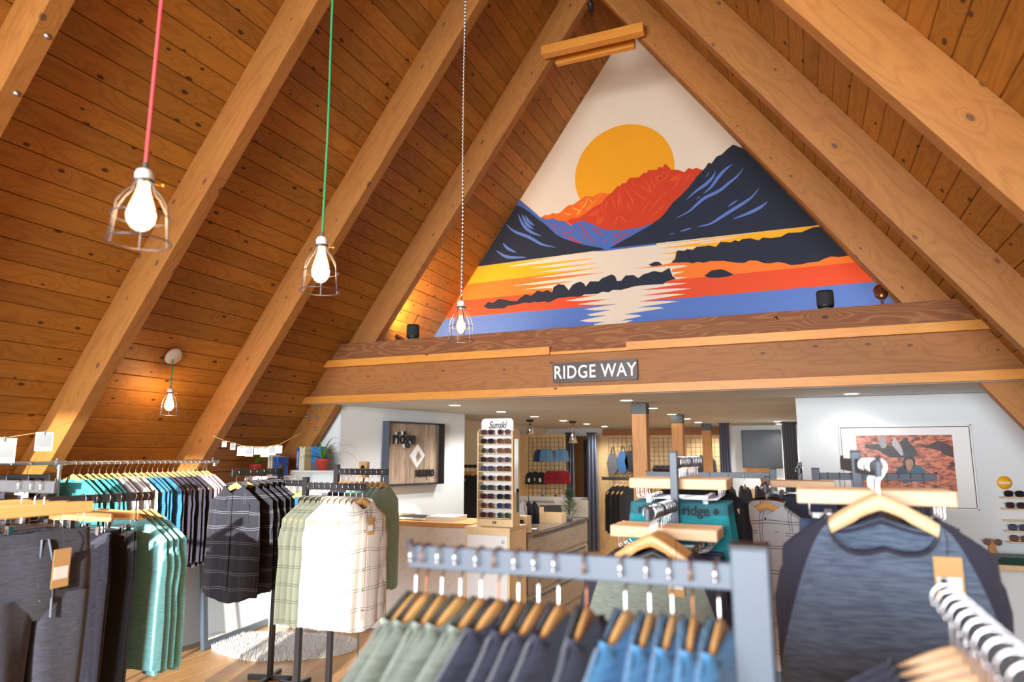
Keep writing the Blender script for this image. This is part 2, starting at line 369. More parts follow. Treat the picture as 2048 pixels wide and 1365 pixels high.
# knee walls, unseen gable wall behind the viewer, its window opening shaped to limit the sun
MB().box((-5.16, 3.5, .58), (.1, 17.7, 1.22)).build('wall_left', M['wall'], kind='structure')
MB().box((2.08, .6, .58), (.1, 11.8, 1.22)).build('wall_right', M['wall'], kind='structure')
gw = MB(); Y0 = -5.26
fy = lambda u, v, w_: Vector((u, w_, v))
wx0, wx1, wz0, wz1 = -2.4, .60, .9, 3.85
gw.prism([(-5.2, 0), (wx0, 0), (wx0, roof_z(wx0) + .05), (-5.2, 1.12)], Y0 - .06, Y0 + .06, fy)
gw.prism([(wx1, 0), (2.1, 0), (2.1, 1.15), (wx1, roof_z(wx1) + .05)], Y0 - .06, Y0 + .06, fy)
gw.prism([(wx0, 0), (wx1, 0), (wx1, wz0), (wx0, wz0)], Y0 - .06, Y0 + .06, fy)
gw.prism([(wx0, wz1), (.11, wz1), (wx1, roof_z(wx1) - .12), (wx1, roof_z(wx1) + .05), (XA, ZA + .05), (wx0, roof_z(wx0) + .05)], Y0 - .06, Y0 + .06, fy)
gw.build('wall_front', M['wall'], kind='structure')
wf = MB()
for xx in (wx0 + .03, (wx0 + wx1) / 2, wx1 - .03): zt_ = min(wz1, roof_z(xx) - .12); wf.box((xx, Y0, (wz0 + zt_) / 2), (.06, .1, zt_ - wz0))
wf.box(((wx0 + wx1) / 2, Y0, wz0 + .03), (wx1 - wx0, .1, .06)).box(((wx0 + .11) / 2, Y0, wz1 - .03), (.11 - wx0, .1, .06))
wf.build('window_1', M['black_metal'], kind='structure')
# wall behind the mural, flat ceiling, back room walls
gm = MB(); gm.prism([(XL - .01, CE), (XR + .01, CE), (XA, ZA)], 6.87, 6.95, fy); gm.build('wall_gable', M['wall'], kind='structure')
MB().box((-1.52, 8.93, CE + .03), (6.5, 6.9, .06)).build('ceiling_flat', M['ceilpaint'], kind='structure')
lw = MB(); lw.prism([(-5.1, 0), (-4.22, 0), (-4.22, CE), (-4.47, CE), (-5.1, 1.2)], 5.68, 5.76, fy)
a, b = Vector((-4.2, 5.68, 0)), Vector((-3.75, 7.50, 0)); d = (b - a).normalized(); nn = Vector((-d.y, d.x, 0))
for (p, q, r_, s_) in ((a, b, b + nn * .1, a + nn * .1),):
    lw.prism([(p.x, p.y), (q.x, q.y), (r_.x, r_.y), (s_.x, s_.y)], 0, CE, lambda u, v, w_: Vector((u, v, w_)))
lw.build('wall_niche', M['wall'], kind='structure')
ls = MB(); ls.prism([(-4.40, CE), (-5.12, CE - 1.4 * .72), (-5.17, CE - 1.4 * .72), (-4.45, CE + .02)], 6.0, 12.4, fy); ls.build('wall_slope', M['wall'], kind='structure')
MB().box((-1.6, 12.36, 1.05), (7.2, .1, 2.2)).build('wall_back', M['wall'], kind='structure')
MB().box((.985, 6.47, 1.06), (2.07, .1, 2.14)).build('wall_picture', M['wall'], kind='structure')
MB().box((.0, 9.4, 1.06), (.1, 5.8, 2.14)).build('wall_return', M['wall'], kind='structure')
# platform closing the space between beam and mural wall
MB().box((-1.54, 6.16, CE + .1), (6.0, 1.36, .04)).build('floor_loft', M['ply'], kind='structure')
# ------------------------------------------------------------------ posts in the back room
for y, lab in ((6.50, 'thick timber post nearest the beam, with a dark steel cap'), (8.60, 'second timber post back, right of the thick one'), (11.3, 'farthest timber post, beside the grey curtain')):
    e = MB().box((0, 0, (CE - .1) / 2), (.135, .135, CE - .1), bev=.004).build('timber_post', M['post'], None, (-1.41, y, 0), label=lab, cat='post', group='timber posts under the flat ceiling')
    MB().box((0, 0, CE - .055), (.142, .142, .1), bev=.003).build('post_cap', M['dark_metal'], e)
# ------------------------------------------------------------------ cross beam
BY = 5.42; bm = empty('cross_beam', (0, BY, 0), label='deep horizontal timber beam spanning the A-frame below the mural', cat='beam')
def span(z): return (XL + (z - ZB) / SL - .01, XR - (z - ZB) / SL + .01)
def bar_x(name, z0, z1, y0, y1, mat, parent, x0=None, x1=None, bev=.003):
    l, r = span(z1); l0, r0 = span(z0)
    pl = [(l0 if x0 is None else x0, z0), (r0 if x1 is None else x1, z0), (r if x1 is None else x1, z1), (l if x0 is None else x0, z1)]
    x0 = l if x0 is None else x0; x1 = r if x1 is None else x1
    cx = (x0 + x1) / 2; cz = (z0 + z1) / 2
    m = MB().prism([(p[0] - cx, p[1] - cz) for p in pl], y0, y1, fy)
    return m.build(name, mat, parent, (cx, 0, cz))
bar_x('upper_plank', 2.50, 2.70, -.002, .088, M['beam_dark'], bm)
bar_x('lower_plank', 2.15, 2.50, .012, .088, M['beam'], bm)
bar_x('ledger_strip', 2.133, 2.20, -.045, .013, M['trimwood'], bm)
bar_x('ledger_strip', 2.474, 2.540, -.045, -.001, M['trimwood'], bm, x1=-1.91)
bar_x('ledger_strip', 2.474, 2.540, -.045, -.001, M['trimwood'], bm, x0=-1.262)
bar_x('ledger_strip', 2.474, 2.498, -.025, -.001, M['trimwood'], bm, x0=-1.91, x1=-1.262)
# collar ties at the top of the last frame
p1, p2 = aty(1087, 112, 5.43), aty(1286, 68, 5.43); zt = (p1.z + p2.z) / 2
cb = MB().box(((p1.x + p2.x) / 2, 0, zt + .04), (p2.x - p1.x + .02, .09, .085), bev=.004).build('collar_tie', M['trimwood'], None, (0, 5.43, 0), label='short timber collar tie nailed across the front of the rafters near the ridge', cat='beam', group='collar ties')
p1, p2 = aty(1113, 126, 5.62), aty(1267, 95, 5.62); zt = (p1.z + p2.z) / 2
MB().box(((p1.x + p2.x) / 2, 0, zt + .045), (p2.x - p1.x + .02, .06, .09), bev=.004).build('collar_tie', M['trimwood'], None, (0, 5.642, 0), label='second short collar tie, just behind and below the front one', cat='beam', group='collar ties')
# ------------------------------------------------------------------ RIDGE WAY sign
sg = MB(); p1, p2 = aty(1106, 725, 5.41), aty(1276, 762, 5.41)
w, h = p2.x - p1.x, .165; pl = []
for (cx, cz, a0) in ((w / 2 - .012, h / 2 - .012, 0), (-w / 2 + .012, h / 2 - .012, 90), (-w / 2 + .012, -h / 2 + .012, 180), (w / 2 - .012, -h / 2 + .012, 270)):
    for k in range(4): A = radians(a0 + 30 * k); pl.append((cx + .012 * cos(A), cz + .012 * sin(A)))
sign = sg.prism(pl, -.012, .012, fy).build('street_sign', plain('sign_brown', (74, 60, 54), .45, noise=.06, scale=8), None, ((p1.x + p2.x) / 2, 5.375 + .036, 2.32), label='dark brown sign reading RIDGE WAY on the cross beam', cat='sign')
text('lettering', 'RIDGE WAY', .150, M['paper'], sign, .0015, (0, -.0135, -.004), sx=.80, bold=.0022, space=1.08)
for (dx, dz) in ((-.03, .066), (.035, .066), (.0, -.07)): MB().lathe([(.004, 0), (.004, .003), (0, .004)], M=Matrix.Rotation(pi / 2, 3, 'X'), n=8).build('screw', M['galv'], sign, (dx, -.0125, dz))
# ------------------------------------------------------------------ mural
mu = empty('wall_mural', (0, 6.868, 0), label='large painted mural of a sun over red mountains and a striped lake', cat='mural')
mcol = {k: plain('mural_' + k, c, .75, noise=.02, scale=2) for k, c in dict(cream=(232, 214, 190), sun=(240, 162, 8), orange=(232, 104, 22), red=(206, 58, 18), blue=(74, 104, 176), navy=(27, 34, 52), gold=(248, 176, 20), band=(244, 122, 36), redband=(226, 76, 34), water=(86, 118, 188), stroke=(92, 122, 192), vein=(226, 92, 42), goldvein=(250, 178, 60), shade=(178, 62, 70)).items()}
CLIP = [(XL - .008 + .15 / SL, ZB + .15), (XR + .008 - .15 / SL, ZB + .15), (XA, ZA + .010)]
def clip(poly):
    for i in range(3):
        a, b = CLIP[i], CLIP[(i + 1) % 3]; out = []
        side = lambda p: (b[0] - a[0]) * (p[1] - a[1]) - (b[1] - a[1]) * (p[0] - a[0])
        for j in range(len(poly)):
            p, q = poly[j], poly[(j + 1) % len(poly)]; sp_, sq = side(p), side(q)
            if sp_ >= 0: out.append(p)
            if (sp_ >= 0) != (sq >= 0): t = sp_ / (sp_ - sq); out.append((p[0] + (q[0] - p[0]) * t, p[1] + (q[1] - p[1]) * t))
        poly = out
        if len(poly) < 3: return []
    return poly
W1 = (940, 480, 6.8267); W2 = (1140, 450, 6.8267); W3 = (1400, 430, 6.8267); W4 = (1080, 320, 6.0235); W5 = (1320, 280, 6.203); C4 = (850, 80, 3.251); PX = (0, 0, 1)
def mp(cr, pts): 
    out = []
    for (x, y) in pts: p = aty(cr[0] + x / cr[2], cr[1] + y / cr[2], 6.868); out.append((p.x, p.z))
    return out
lay = [0]
def paint(name, col, polys, do_clip=True):
    lay[0] += 1; d = lay[0] * .0004
    for poly in polys:
        if do_clip: poly = clip(poly)
        if len(poly) > 2: MB().flat(poly, lambda u, v, w_: Vector((u, -d, v))).build(name if len(polys) == 1 else name.replace('veins', 'vein').replace('strokes', 'stroke').replace('islands', 'island'), mcol[col], mu)
paint('cream_sky', 'cream', [[(-9, 1), (9, 1), (9, 9), (-9, 9)]])
def circ(cx, cz, r, n=72): return [(cx + r * cos(2 * pi * k / n), cz + r * sin(2 * pi * k / n)) for k in range(n)]
paint('painted_sun', 'sun', [circ(-1.592, 4.605, .535)])
paint('orange_peaks', 'orange', [mp(W4, [(0, 700), (60, 665), (110, 665), (150, 642), (200, 650), (250, 630), (300, 580), (345, 545), (400, 540), (470, 490), (550, 435), (590, 440), (640, 440), (740, 390), (790, 405), (850, 405), (870, 900), (0, 900)])])
paint('red_mountain', 'red', [mp(W4, [(320, 735), (390, 705), (460, 700), (560, 640), (640, 575), (740, 520), (800, 450), (870, 390), (935, 315), (960, 318), (990, 285), (1030, 282), (1080, 218), (1190, 210), (1250, 155), (1280, 160), (1305, 125), (1410, 118), (1425, 88), (1480, 90), (1505, 45), (1540, 75), (1580, 118), (1660, 118), (1735, 150), (1790, 98), (1840, 115), (1880, 95), (1965, 125), (2048, 200), (1500, 1000), (700, 950), (380, 780)])])
def stroke(pts, w0):
    """a tapered brush stroke along a polyline, widest in the middle"""
    n = len(pts); up_, dn = [], []; w0 = min(w0, .13 * sum(sqrt((pts[i + 1][0] - pts[i][0]) ** 2 + (pts[i + 1][1] - pts[i][1]) ** 2) for i in range(n - 1)))
    for i, (x, z) in enumerate(pts):
        a = pts[max(i - 1, 0)]; b = pts[min(i + 1, n - 1)]; dx, dz = b[0] - a[0], b[1] - a[1]; l = sqrt(dx * dx + dz * dz) or 1
        w = w0 * (.12 + sin(pi * i / (n - 1))) / 2; up_.append((x - dz / l * w, z + dx / l * w)); dn.append((x + dz / l * w, z - dx / l * w))
    return up_ + dn[::-1]
def smooth(pts, k=4):
    out = []
    for i in range(len(pts) - 1):
        p0 = pts[max(i - 1, 0)]; p1 = pts[i]; p2 = pts[i + 1]; p3 = pts[min(i + 2, len(pts) - 1)]
        for j in range(k):
            t = j / k; out.append(tuple(.5 * (2 * p1[c] + (p2[c] - p0[c]) * t + (2 * p0[c] - 5 * p1[c] + 4 * p2[c] - p3[c]) * t * t + (3 * p1[c] - p0[c] - 3 * p2[c] + p3[c]) * t ** 3) for c in (0, 1)))
    return out + [pts[-1]]
veins = [[(850, 430), (880, 500), (910, 580)], [(975, 340), (950, 450), (945, 560), (950, 640)], [(950, 660), (910, 740), (870, 805)], [(960, 670), (1010, 720), (1060, 768)], [(1010, 320), (1060, 400), (1110, 490), (1135, 600)], [(1100, 340), (1180, 420), (1250, 465), (1300, 470)],
         [(1240, 230), (1300, 300), (1340, 380), (1385, 435)], [(1330, 190), (1350, 260), (1385, 330), (1385, 350)], [(1490, 110), (1470, 180), (1430, 240), (1385, 330)], [(1560, 120), (1530, 200), (1470, 250), (1430, 310)], [(1540, 370), (1440, 470), (1380, 540), (1290, 665)], [(1340, 490), (1270, 570), (1210, 670)],
         [(1540, 490), (1450, 590), (1380, 650), (1305, 715)], [(1830, 150), (1780, 210), (1735, 265)], [(1700, 190), (1660, 270), (1590, 365)], [(740, 530), (745, 590), (760, 650)], [(820, 490), (790, 560), (780, 640)], [(1115, 260), (1120, 310)], [(1140, 280), (1150, 330)]]
veins += [[(600 + 22 * k, 640 - 12 * k), (580 + 22 * k, 690)] for k in range(6)] + [[(700 + 18 * k, 680), (690 + 16 * k, 730), (680 + 14 * k, 790 - 6 * k)] for k in range(5)] + [[(975 + 10 * k, 440 + 40 * k), (955 + 8 * k, 520 + 28 * k)] for k in range(4)]
veins += [[(1060 + 14 * k, 500 + 30 * k), (1050 + 12 * k, 570 + 24 * k)] for k in range(4)] + [[(1235 + 22 * k, 290 + 16 * k), (1225 + 22 * k, 350 + 16 * k)] for k in range(5)] + [[(1620 + 25 * k, 190 - 4 * k), (1560 + 22 * k, 260)] for k in range(4)] + [[(1400 + 18 * k, 190), (1395 + 12 * k, 250)] for k in range(4)]
paint('orange_rock_veins', 'vein', [stroke(mp(W4, smooth(v)), .0085) for v in veins])
gv = [[(570, 450), (560, 510), (520, 570), (480, 600)], [(385, 570), (440, 600), (490, 605)], [(285, 630), (330, 655), (375, 655)], [(480, 600), (440, 670)], [(590, 470), (640, 520)], [(520, 500), (480, 550)], [(500, 600), (455, 670)]] + [[(560 + 22 * k, 570 - 22 * k), (595 + 22 * k, 605 - 26 * k)] for k in range(9)]
paint('gold_peak_veins', 'goldvein', [stroke(mp(W4, smooth(v)), .011) for v in gv])
paint('blue_foothill', 'blue', [mp(C4, [(560, 1000), (605, 1030), (640, 1060), (700, 1110), (750, 1155), (800, 1168), (830, 1160), (870, 1178), (910, 1180), (945, 1210), (990, 1185), (1040, 1175), (1060, 1195), (1080, 1190), (1120, 1215), (1180, 1238), (1300, 1235), (1380, 1222), (1480, 1195), (1528, 1180), (1500, 1360), (1210, 1375), (700, 1375), (300, 1330)])])
ss = [[(145, 770), (180, 800), (215, 845)], [(255, 880), (360, 890)], [(285, 930), (430, 940)], [(370, 970), (450, 985), (520, 1005)], [(480, 770), (520, 830), (590, 900)], [(500, 880), (560, 960)], [(610, 820), (700, 860), (740, 915)], [(1000, 850), (930, 900), (880, 950)], [(1100, 860), (980, 940), (870, 1020)], [(380, 830), (430, 870)], [(1150, 820), (1250, 810)], [(600, 990), (680, 950)], [(760, 990), (830, 960)], [(270, 790), (300, 850)], [(560, 880), (620, 960)]]
paint('rose_strokes', 'shade', [stroke(mp(W4, smooth(v)), .018) for v in ss])
paint('navy_slope_left', 'navy', [mp(C4, [(300, 1000), (590, 1075), (625, 1085), (680, 1120), (740, 1170), (800, 1215), (850, 1265), (900, 1292), (960, 1312), (1030, 1332), (1100, 1346), (1160, 1356), (1160, 1366), (341, 1475), (100, 1500)])])
paint('navy_slope_right', 'navy', [mp(PX, [(1219, 497.5), (1240, 485), (1280, 463), (1299, 452)]) + mp(W5, [(0, 975), (60, 915), (160, 780), (250, 700), (340, 610), (440, 480), (520, 390), (560, 350), (600, 285), (640, 295), (700, 210), (770, 180), (830, 120), (880, 80), (905, 60), (1300, 200), (1985, 900), (1985, 1052)]) + mp(PX, [(1632, 451.4)])])
ls_ = [(C4, [(605, 1130), (640, 1205), (690, 1250), (760, 1278)]), (C4, [(650, 1140), (680, 1185), (712, 1208)]), (C4, [(630, 1135), (665, 1200), (705, 1230)]), (C4, [(530, 1200), (580, 1245), (680, 1285), (760, 1330), (850, 1350)]),
       (W1, [(355, 145), (470, 220), (580, 242), (770, 240)]), (W1, [(450, 45), (520, 120), (635, 175)])]
ls_ += [(W5, q) for q in [[(690, 390), (650, 470), (560, 560), (470, 620), (330, 740)], [(615, 400), (565, 470)], [(900, 300), (800, 380), (720, 470), (640, 580), (540, 670)], [(1035, 350), (960, 450), (850, 540), (740, 630), (560, 720), (460, 800), (360, 890), (205, 970)], [(505, 695), (450, 740)], [(1230, 600), (1140, 710), (1030, 790), (900, 870), (760, 960), (620, 1045), (460, 1080)], [(1335, 768), (1240, 840), (1100, 910), (905, 985)], [(965, 745), (840, 835)], [(395, 1095), (250, 1138)], [(180, 1160), (115, 1178)]]]
paint('blue_slope_strokes', 'stroke', [stroke(mp(c, smooth(q)), .030) for c, q in ls_])
def line(p, q): # a straight horizon line in the mural from two picture points, as a function of x
    a, b = mp(PX, [p])[0], mp(PX, [q])[0]; return lambda x: a[1] + (b[1] - a[1]) * (x - a[0]) / (b[0] - a[0])
l0 = line((954.8, 533.9), (1632, 451.4)); l1 = line((929, 570), (1683, 477)); l2 = line((912.6, 602.8), (1707, 525.5)); l3 = line((886.9, 638), (1744.8, 564.4))
def bandp(f, g): return [(-6, f(-6)), (-6, g(-6)), (4, g(4)), (4, f(4))]
paint('gold_water', 'gold', [bandp(l0, l1)]); paint('orange_water', 'band', [bandp(l1, l2)]); paint('red_water', 'redband', [bandp(l2, l3)]); paint('blue_water', 'water', [bandp(l3, lambda x: 2.2)])
refl = [(W1, [(1235, 228), (520, 365), (560, 370), (1100, 312), (1700, 250), (1650, 265), (800, 390), (1200, 370), (1760, 312), (1700, 325), (900, 448), (1300, 425), (1800, 375), (1760, 385), (845, 527), (1200, 500), (1850, 445), (1750, 460), (590, 628), (900, 610), (1400, 565), (1350, 580), (735, 680), (1000, 665), (1120, 660), (1130, 700), (1500, 690), (1540, 768), (1740, 757), (1300, 833), (1500, 838), (1920, 810), (1470, 883), (1700, 890), (2020, 880), (1900, 895), (1555, 950), (1700, 965), (1930, 958), (1590, 1025), (1650, 1040), (1870, 1033), (1500, 1105), (1600, 1125), (1850, 1120), (1700, 1150), (1700, 1300)]),
        (W2, [(850, 1310), (860, 1305), (690, 1308), (980, 1250), (940, 1232), (740, 1225), (1285, 1140), (1220, 1122), (900, 1133), (1480, 1048), (1300, 1040), (930, 1053), (1595, 945), (1400, 945), (950, 972), (1660, 873), (1450, 870), (970, 893), (1610, 798), (1400, 800), (1310, 800), (1320, 770), (1480, 742), (1610, 715), (1440, 718), (1400, 690), (1570, 638), (1400, 650), (1390, 610), (1620, 565), (1540, 552), (860, 603), (1270, 548), (1380, 525), (1420, 470), (1250, 475), (1430, 455), (1440, 395), (1200, 408), (1450, 370), (1460, 350), (1600, 345), (1800, 290), (1230, 325), (2048, 200)]),
        (W3, [(280, 365), (0, 405), (0, 388), (200, 360), (580, 292)])]
pr = []
for c, q in refl: pr += mp(c, q)
top = mp(PX, [(1400 + 580 / 6.8267, 430 + 292 / 6.8267)])[0]
paint('cream_reflection', 'cream', [pr + [(pr[0][0] + .9, l0(pr[0][0] + .9)), (pr[0][0] + .4, l0(pr[0][0] + .4))]])
isl = [mp(W1, [(185, 912), (250, 850), (320, 860), (390, 808), (470, 815), (550, 835), (640, 838), (700, 785), (760, 745), (840, 765), (920, 695), (1000, 710), (1060, 685), (1125, 725), (1140, 650), (1210, 605), (1290, 618), (1350, 690), (1400, 620), (1450, 590), (1510, 572), (1560, 600), (1582, 640), (1640, 570), (1760, 570), (1800, 530), (1870, 500), (1940, 472), (1985, 500), (2010, 565)]) +
       mp(W2, [(650, 770), (700, 765), (760, 695), (870, 688), (935, 730), (1000, 680), (1080, 655), (1150, 632), (1250, 650), (1360, 590), (1400, 700), (1450, 742), (1330, 770), (1280, 810), (1050, 825), (900, 838), (800, 865), (700, 892), (590, 890), (530, 925), (450, 915), (380, 945), (200, 955), (130, 985), (0, 985)]) +
       mp(W1, [(1200, 800), (1150, 825), (1080, 858), (1010, 845), (940, 858), (880, 850), (820, 865), (750, 860), (650, 885), (520, 905), (465, 940), (250, 945)]),
       mp(W2, [(1075, 545), (1160, 505), (1215, 508), (1265, 548), (1200, 560), (1120, 570)]),
       mp(W3, [(60, 835), (150, 765), (280, 745), (350, 762), (465, 818), (380, 845), (250, 862), (130, 862)]),
       mp(W2, [(1380, 520), (1440, 470), (1455, 370), (1480, 352), (1560, 360), (1600, 335), (1680, 345), (1730, 300), (1830, 295), (1900, 285)]) + mp(W3, [(120, 418), (220, 440), (280, 372), (420, 378), (480, 348), (530, 365), (580, 332), (690, 322), (800, 352), (860, 312), (960, 322), (1110, 300), (1200, 250), (1390, 240), (1450, 212), (1540, 175), (1640, 165), (2300, 300), (2300, 540), (2010, 560), (1900, 580), (1790, 572), (1700, 600), (1620, 640), (1460, 660), (1380, 680), (1240, 690), (1150, 660), (1060, 648), (960, 665), (870, 662), (790, 630), (680, 625), (600, 660), (480, 655), (330, 632), (130, 635), (60, 655), (0, 650)]) + mp(W2, [(1900, 505), (1820, 520), (1740, 510), (1680, 528), (1600, 515)])]
paint('dark_islands', 'navy', isl)
p = aty(1552, 637, 5.41); sc2 = MB().lathe([(.014, 0), (.014, .004), (.006, .006), (0, .008)], M=Matrix.Rotation(pi / 2, 3, 'X'), n=12).build('bolt', M['brass'], bm, (p.x, -.003, p.z))
# ------------------------------------------------------------------ speakers on the beam, clamp lamp, ridge spot
for (x, y, lab) in ((826, 664, 'small black cylindrical speaker at the left end of the cross beam'), (1650, 596, 'small black cylindrical speaker on the beam in front of the blue stripe')):
    p = aty(x, y, 5.47)
    s_ = MB().lathe([(.05, .012), (.056, .02), (.058, .13), (.055, .138), (0, .138)], n=28).build('speaker', M['black'], None, (p.x, 5.47, 2.70), label=lab, cat='speaker', group='speakers on the cross beam')
    MB().lathe([(.035, 0), (.035, .012)], n=20).build('base', M['dark_metal'], s_); MB().lathe([(.0585, .03), (.0590, .035), (.0590, .12), (.0585, .125)], n=28).build('grille', plain('speaker_cloth', (44, 45, 48), .9, noise=.15, scale=400), s_)

for (xx, en) in ((-3.75, 26), (.60, 26)): lamp('loft_wash_light', 'SPOT', (xx, 6.0, 2.42), en, (1, .90, .76), .06, aim=(XA + (xx - XA) * .35, 6.87, 3.9), spot=radians(150))
# ------------------------------------------------------------------ pendants
M['filament'] = plain('filament', (255, 190, 110), .5, emit=(255, 168, 84), estr=60)
def glow_glass(name, tint, e, alpha):
    m, nt, b = newmat(name); N = nt.nodes.new; L = nt.links.new
    out = nt.nodes['Material Output']; tr = N('ShaderNodeBsdfTransparent'); gl = N('ShaderNodeBsdfGlossy'); gl.inputs['Roughness'].default_value = .05
    em = N('ShaderNodeEmission'); em.inputs[0].default_value = srgb(*tint); em.inputs[1].default_value = e
    lw = N('ShaderNodeLayerWeight'); lw.inputs[0].default_value = .35
    m1 = N('ShaderNodeMixShader'); m1.inputs[0].default_value = alpha; L(tr.outputs[0], m1.inputs[1]); L(em.outputs[0], m1.inputs[2])
    m2 = N('ShaderNodeMixShader'); L(lw.outputs['Facing'], m2.inputs[0]); L(m1.outputs[0], m2.inputs[1]); L(gl.outputs[0], m2.inputs[2]); 
    L(m2.outputs[0], out.inputs[0]); return m
M['bulb_lit'] = glow_glass('lit_bulb_glass', (255, 214, 160), 9, .75)
M['bulb_dim'] = glow_glass('clear_bulb_glass', (255, 206, 160), .7, .22)
def pendant(x, y, ztop, zring, cordmat, lab, group, bulb, power, turn=0, canopy=None, dia=.15, tilt=0):
    """ztop: top of the porcelain socket; zring: bottom ring of the cage"""
    t = empty('pendant_lamp', (x, y, zring), label=lab, cat='pendant lamp', group=group)
    H = ztop - zring; r = dia / 2; Z = lambda k: H * k
    MB().lathe([(.021, Z(.835)), (.022, Z(.93)), (.019, Z(.975)), (.010, H), (0, H)], n=20).build('socket', M['porcelain'], t)
    MB().lathe([(.0225, Z(.80)), (.0245, Z(.80)), (.0245, Z(.84)), (.0225, Z(.84))], n=20).build('collar', M['cage'], t)
    MB().tube([(.02, 0, Z(.82)), (.042, 0, Z(.82))], .0022).lathe([(.005, -.003), (.005, .003)], c=(.044, 0, Z(.82)), n=8).build('thumb_screw', M['brass'], t, rz=turn + .5)
    c = MB(); n = 6; wr = .0019
    for k in range(n):
        A = turn + 2 * pi * k / n; e = Vector((cos(A), sin(A), 0))
        c.tube([e * .024 + Vector((0, 0, Z(.82))), e * .028 + Vector((0, 0, Z(.72))), e * .044 + Vector((0, 0, Z(.64))), e * (r * .84) + Vector((0, 0, Z(.50))), e * (r * .88) + Vector((0, 0, Z(.46))), e * r], wr, n=6)
    for (rr, zz) in ((r, 0), (r * .92, Z(.34))): c.tube([(rr * cos(2 * pi * k / 28), rr * sin(2 * pi * k / 28), zz) for k in range(28)], wr, n=6, closed=True)
    c.build('wire_cage', M['cage'], t)
    b = MB().lathe([(.013, Z(.83)), (.014, Z(.74)), (.018, Z(.66)), (.030, Z(.46)), (.034, Z(.36)), (.031, Z(.27)), (.020, Z(.19)), (.008, Z(.155)), (0, Z(.15))], n=24).build('bulb', bulb, t)
    f = MB()
    for k in range(4):
        A = k * pi / 2 + .4; f.tube([(.006 * cos(A), .006 * sin(A), Z(.62)), (.012 * cos(A), .012 * sin(A), Z(.30))], .0011, n=4)
    f.build('filament', M['filament'], b)
    if canopy is None:
        zt = roof_z(x) - .02 if abs(x - XA) > .05 else ZA - .05; top = (0, 0, zt - zring)
    else: top = (canopy.x - x, canopy.y - y, canopy.z - zring)
    pts = [Vector((0, 0, H - .002)).lerp(Vector(top), k / 8) + Vector((.004 * sin(k * 1.9) * (0 < k < 8), 0, 0)) for k in range(9)]
    MB().tube(pts, .0042, n=8).build('cord', cordmat, t)
    MB().tube([(0, 0, H - .004), (0, 0, H + .018)], .0055, n=10).build('strain_relief', M['dark_metal'], t)
    if canopy is not None:
        ca = MB().lathe([(0, .0), (.062, .0), (.066, .012), (.066, .022)], n=32).build('canopy', M['porcelain'], t)
        n_ = Vector((SL, 0, -1)).normalized(); ca.rotation_euler = (-n_).to_track_quat('Z', 'Y').to_euler(); ca.location = Vector(top) + n_ * .018
    lamp('bulb_light', 'POINT', (x, y, zring + Z(.40)), power, (1, .60, .27), .03)
    return t
red_c = plain('red_cord', (226, 84, 92), .7); green_c = plain('green_cord', (44, 150, 92), .7)
m, nt, b_ = newmat('checked_cord'); tcn = nt.nodes.new('ShaderNodeTexCoord'); ck = nt.nodes.new('ShaderNodeTexChecker'); ck.inputs['Scale'].default_value = 90
nt.links.new(tcn.outputs['Object'], ck.inputs[0]); ck.inputs[1].default_value = srgb(235, 232, 228); ck.inputs[2].default_value = srgb(40, 40, 44); nt.links.new(ck.outputs[0], b_.inputs['Base Color']); check_c = m
def pend_at(xs, ytop, yring, d):
    p = atd(xs, (ytop + yring) / 2, d); a = atd(xs, ytop, d); b = atd(xs, yring, d); h = sqrt((a.z - b.z) ** 2); return p.x, p.y, a.z, b.z
x, y, zt, zr = pend_at(284, 334, 488, 1.70); pendant(x, y, zt, zr, red_c, 'caged pendant lamp on a pink-red cord, largest of the hanging lamps', 'caged pendant lamps', M['bulb_lit'], 9, .35, dia=.145)
x, y, zt, zr = pend_at(642, 471, 585, 2.62); pendant(x, y, zt, zr, green_c, 'caged pendant lamp on a long green cord', 'caged pendant lamps', M['bulb_lit'], 9, .1, dia=.145)
x, y, zt, zr = pend_at(922, 600, 683, 3.70); pendant(x, y, zt, zr, check_c, 'clear-bulb caged pendant lamp on a checked cord in front of the mural corner', 'caged pendant lamps', M['bulb_dim'], 5, .2, dia=.14)
n_ = Vector((-SL, 0, 1)); r_ = ray(341, 724); t_ = (Vector((XL, 0, ZB)) - EYE).dot(n_) / r_.dot(n_); cp = EYE + r_ * t_
dd = (cp - EYE).dot(F_); q = atd(339, 800, dd - .16); h = .145
x, y, zt, zr = pend_at(339, 777, 831, dd - .08); pendant(x, y, zt, zr, green_c, 'small caged lamp on a short green cord from a round white ceiling rose', 'caged pendant lamps', M['bulb_lit'], 26, .3, canopy=Vector((x, y, cp.z + .0)) + Vector((0, 0, 0)) if False else Vector((x, y, roof_z(x) - .02)), dia=.125)
# clamp lamp on the loft behind the beam
p = aty(792, 656, 5.68); cl = empty('clamp_lamp', (p.x, 5.68, 2.70), label='small clamp lamp behind the cross beam, lighting the boards beside the mural', cat='lamp')
MB().lathe([(.012, 0), (.016, .02), (.05, .075), (.052, .078)], c=(0, 0, .02), n=20, M=Matrix.Rotation(.7, 3, 'Y')).build('shade', M['copperish'], cl)
MB().box((0, 0, -.25), (.02, .02, .52)).build('stand', M['black'], cl)
p2 = aty(830, 578, 6.1); MB().tube([(0, 0, .03), (p2.x * .5 - p.x * .5 - .02, .2, .06), (p2.x - p.x - .03, .4, .22), (p2.x - p.x, .5, .40)], .004, n=6).build('cord', M['black'], cl)
lamp('clamp_light', 'SPOT', (p.x + .03, 5.76, 2.88), 60, (1, .62, .28), .03, aim=(-3.55, 6.25, 3.2), spot=radians(120))
p = aty(1763, 583, 5.75); c2 = empty('clamp_lamp', (p.x, 5.75, 2.70), label='small brown clamp lamp behind the right rafter, lighting the right end of the mural', cat='lamp')
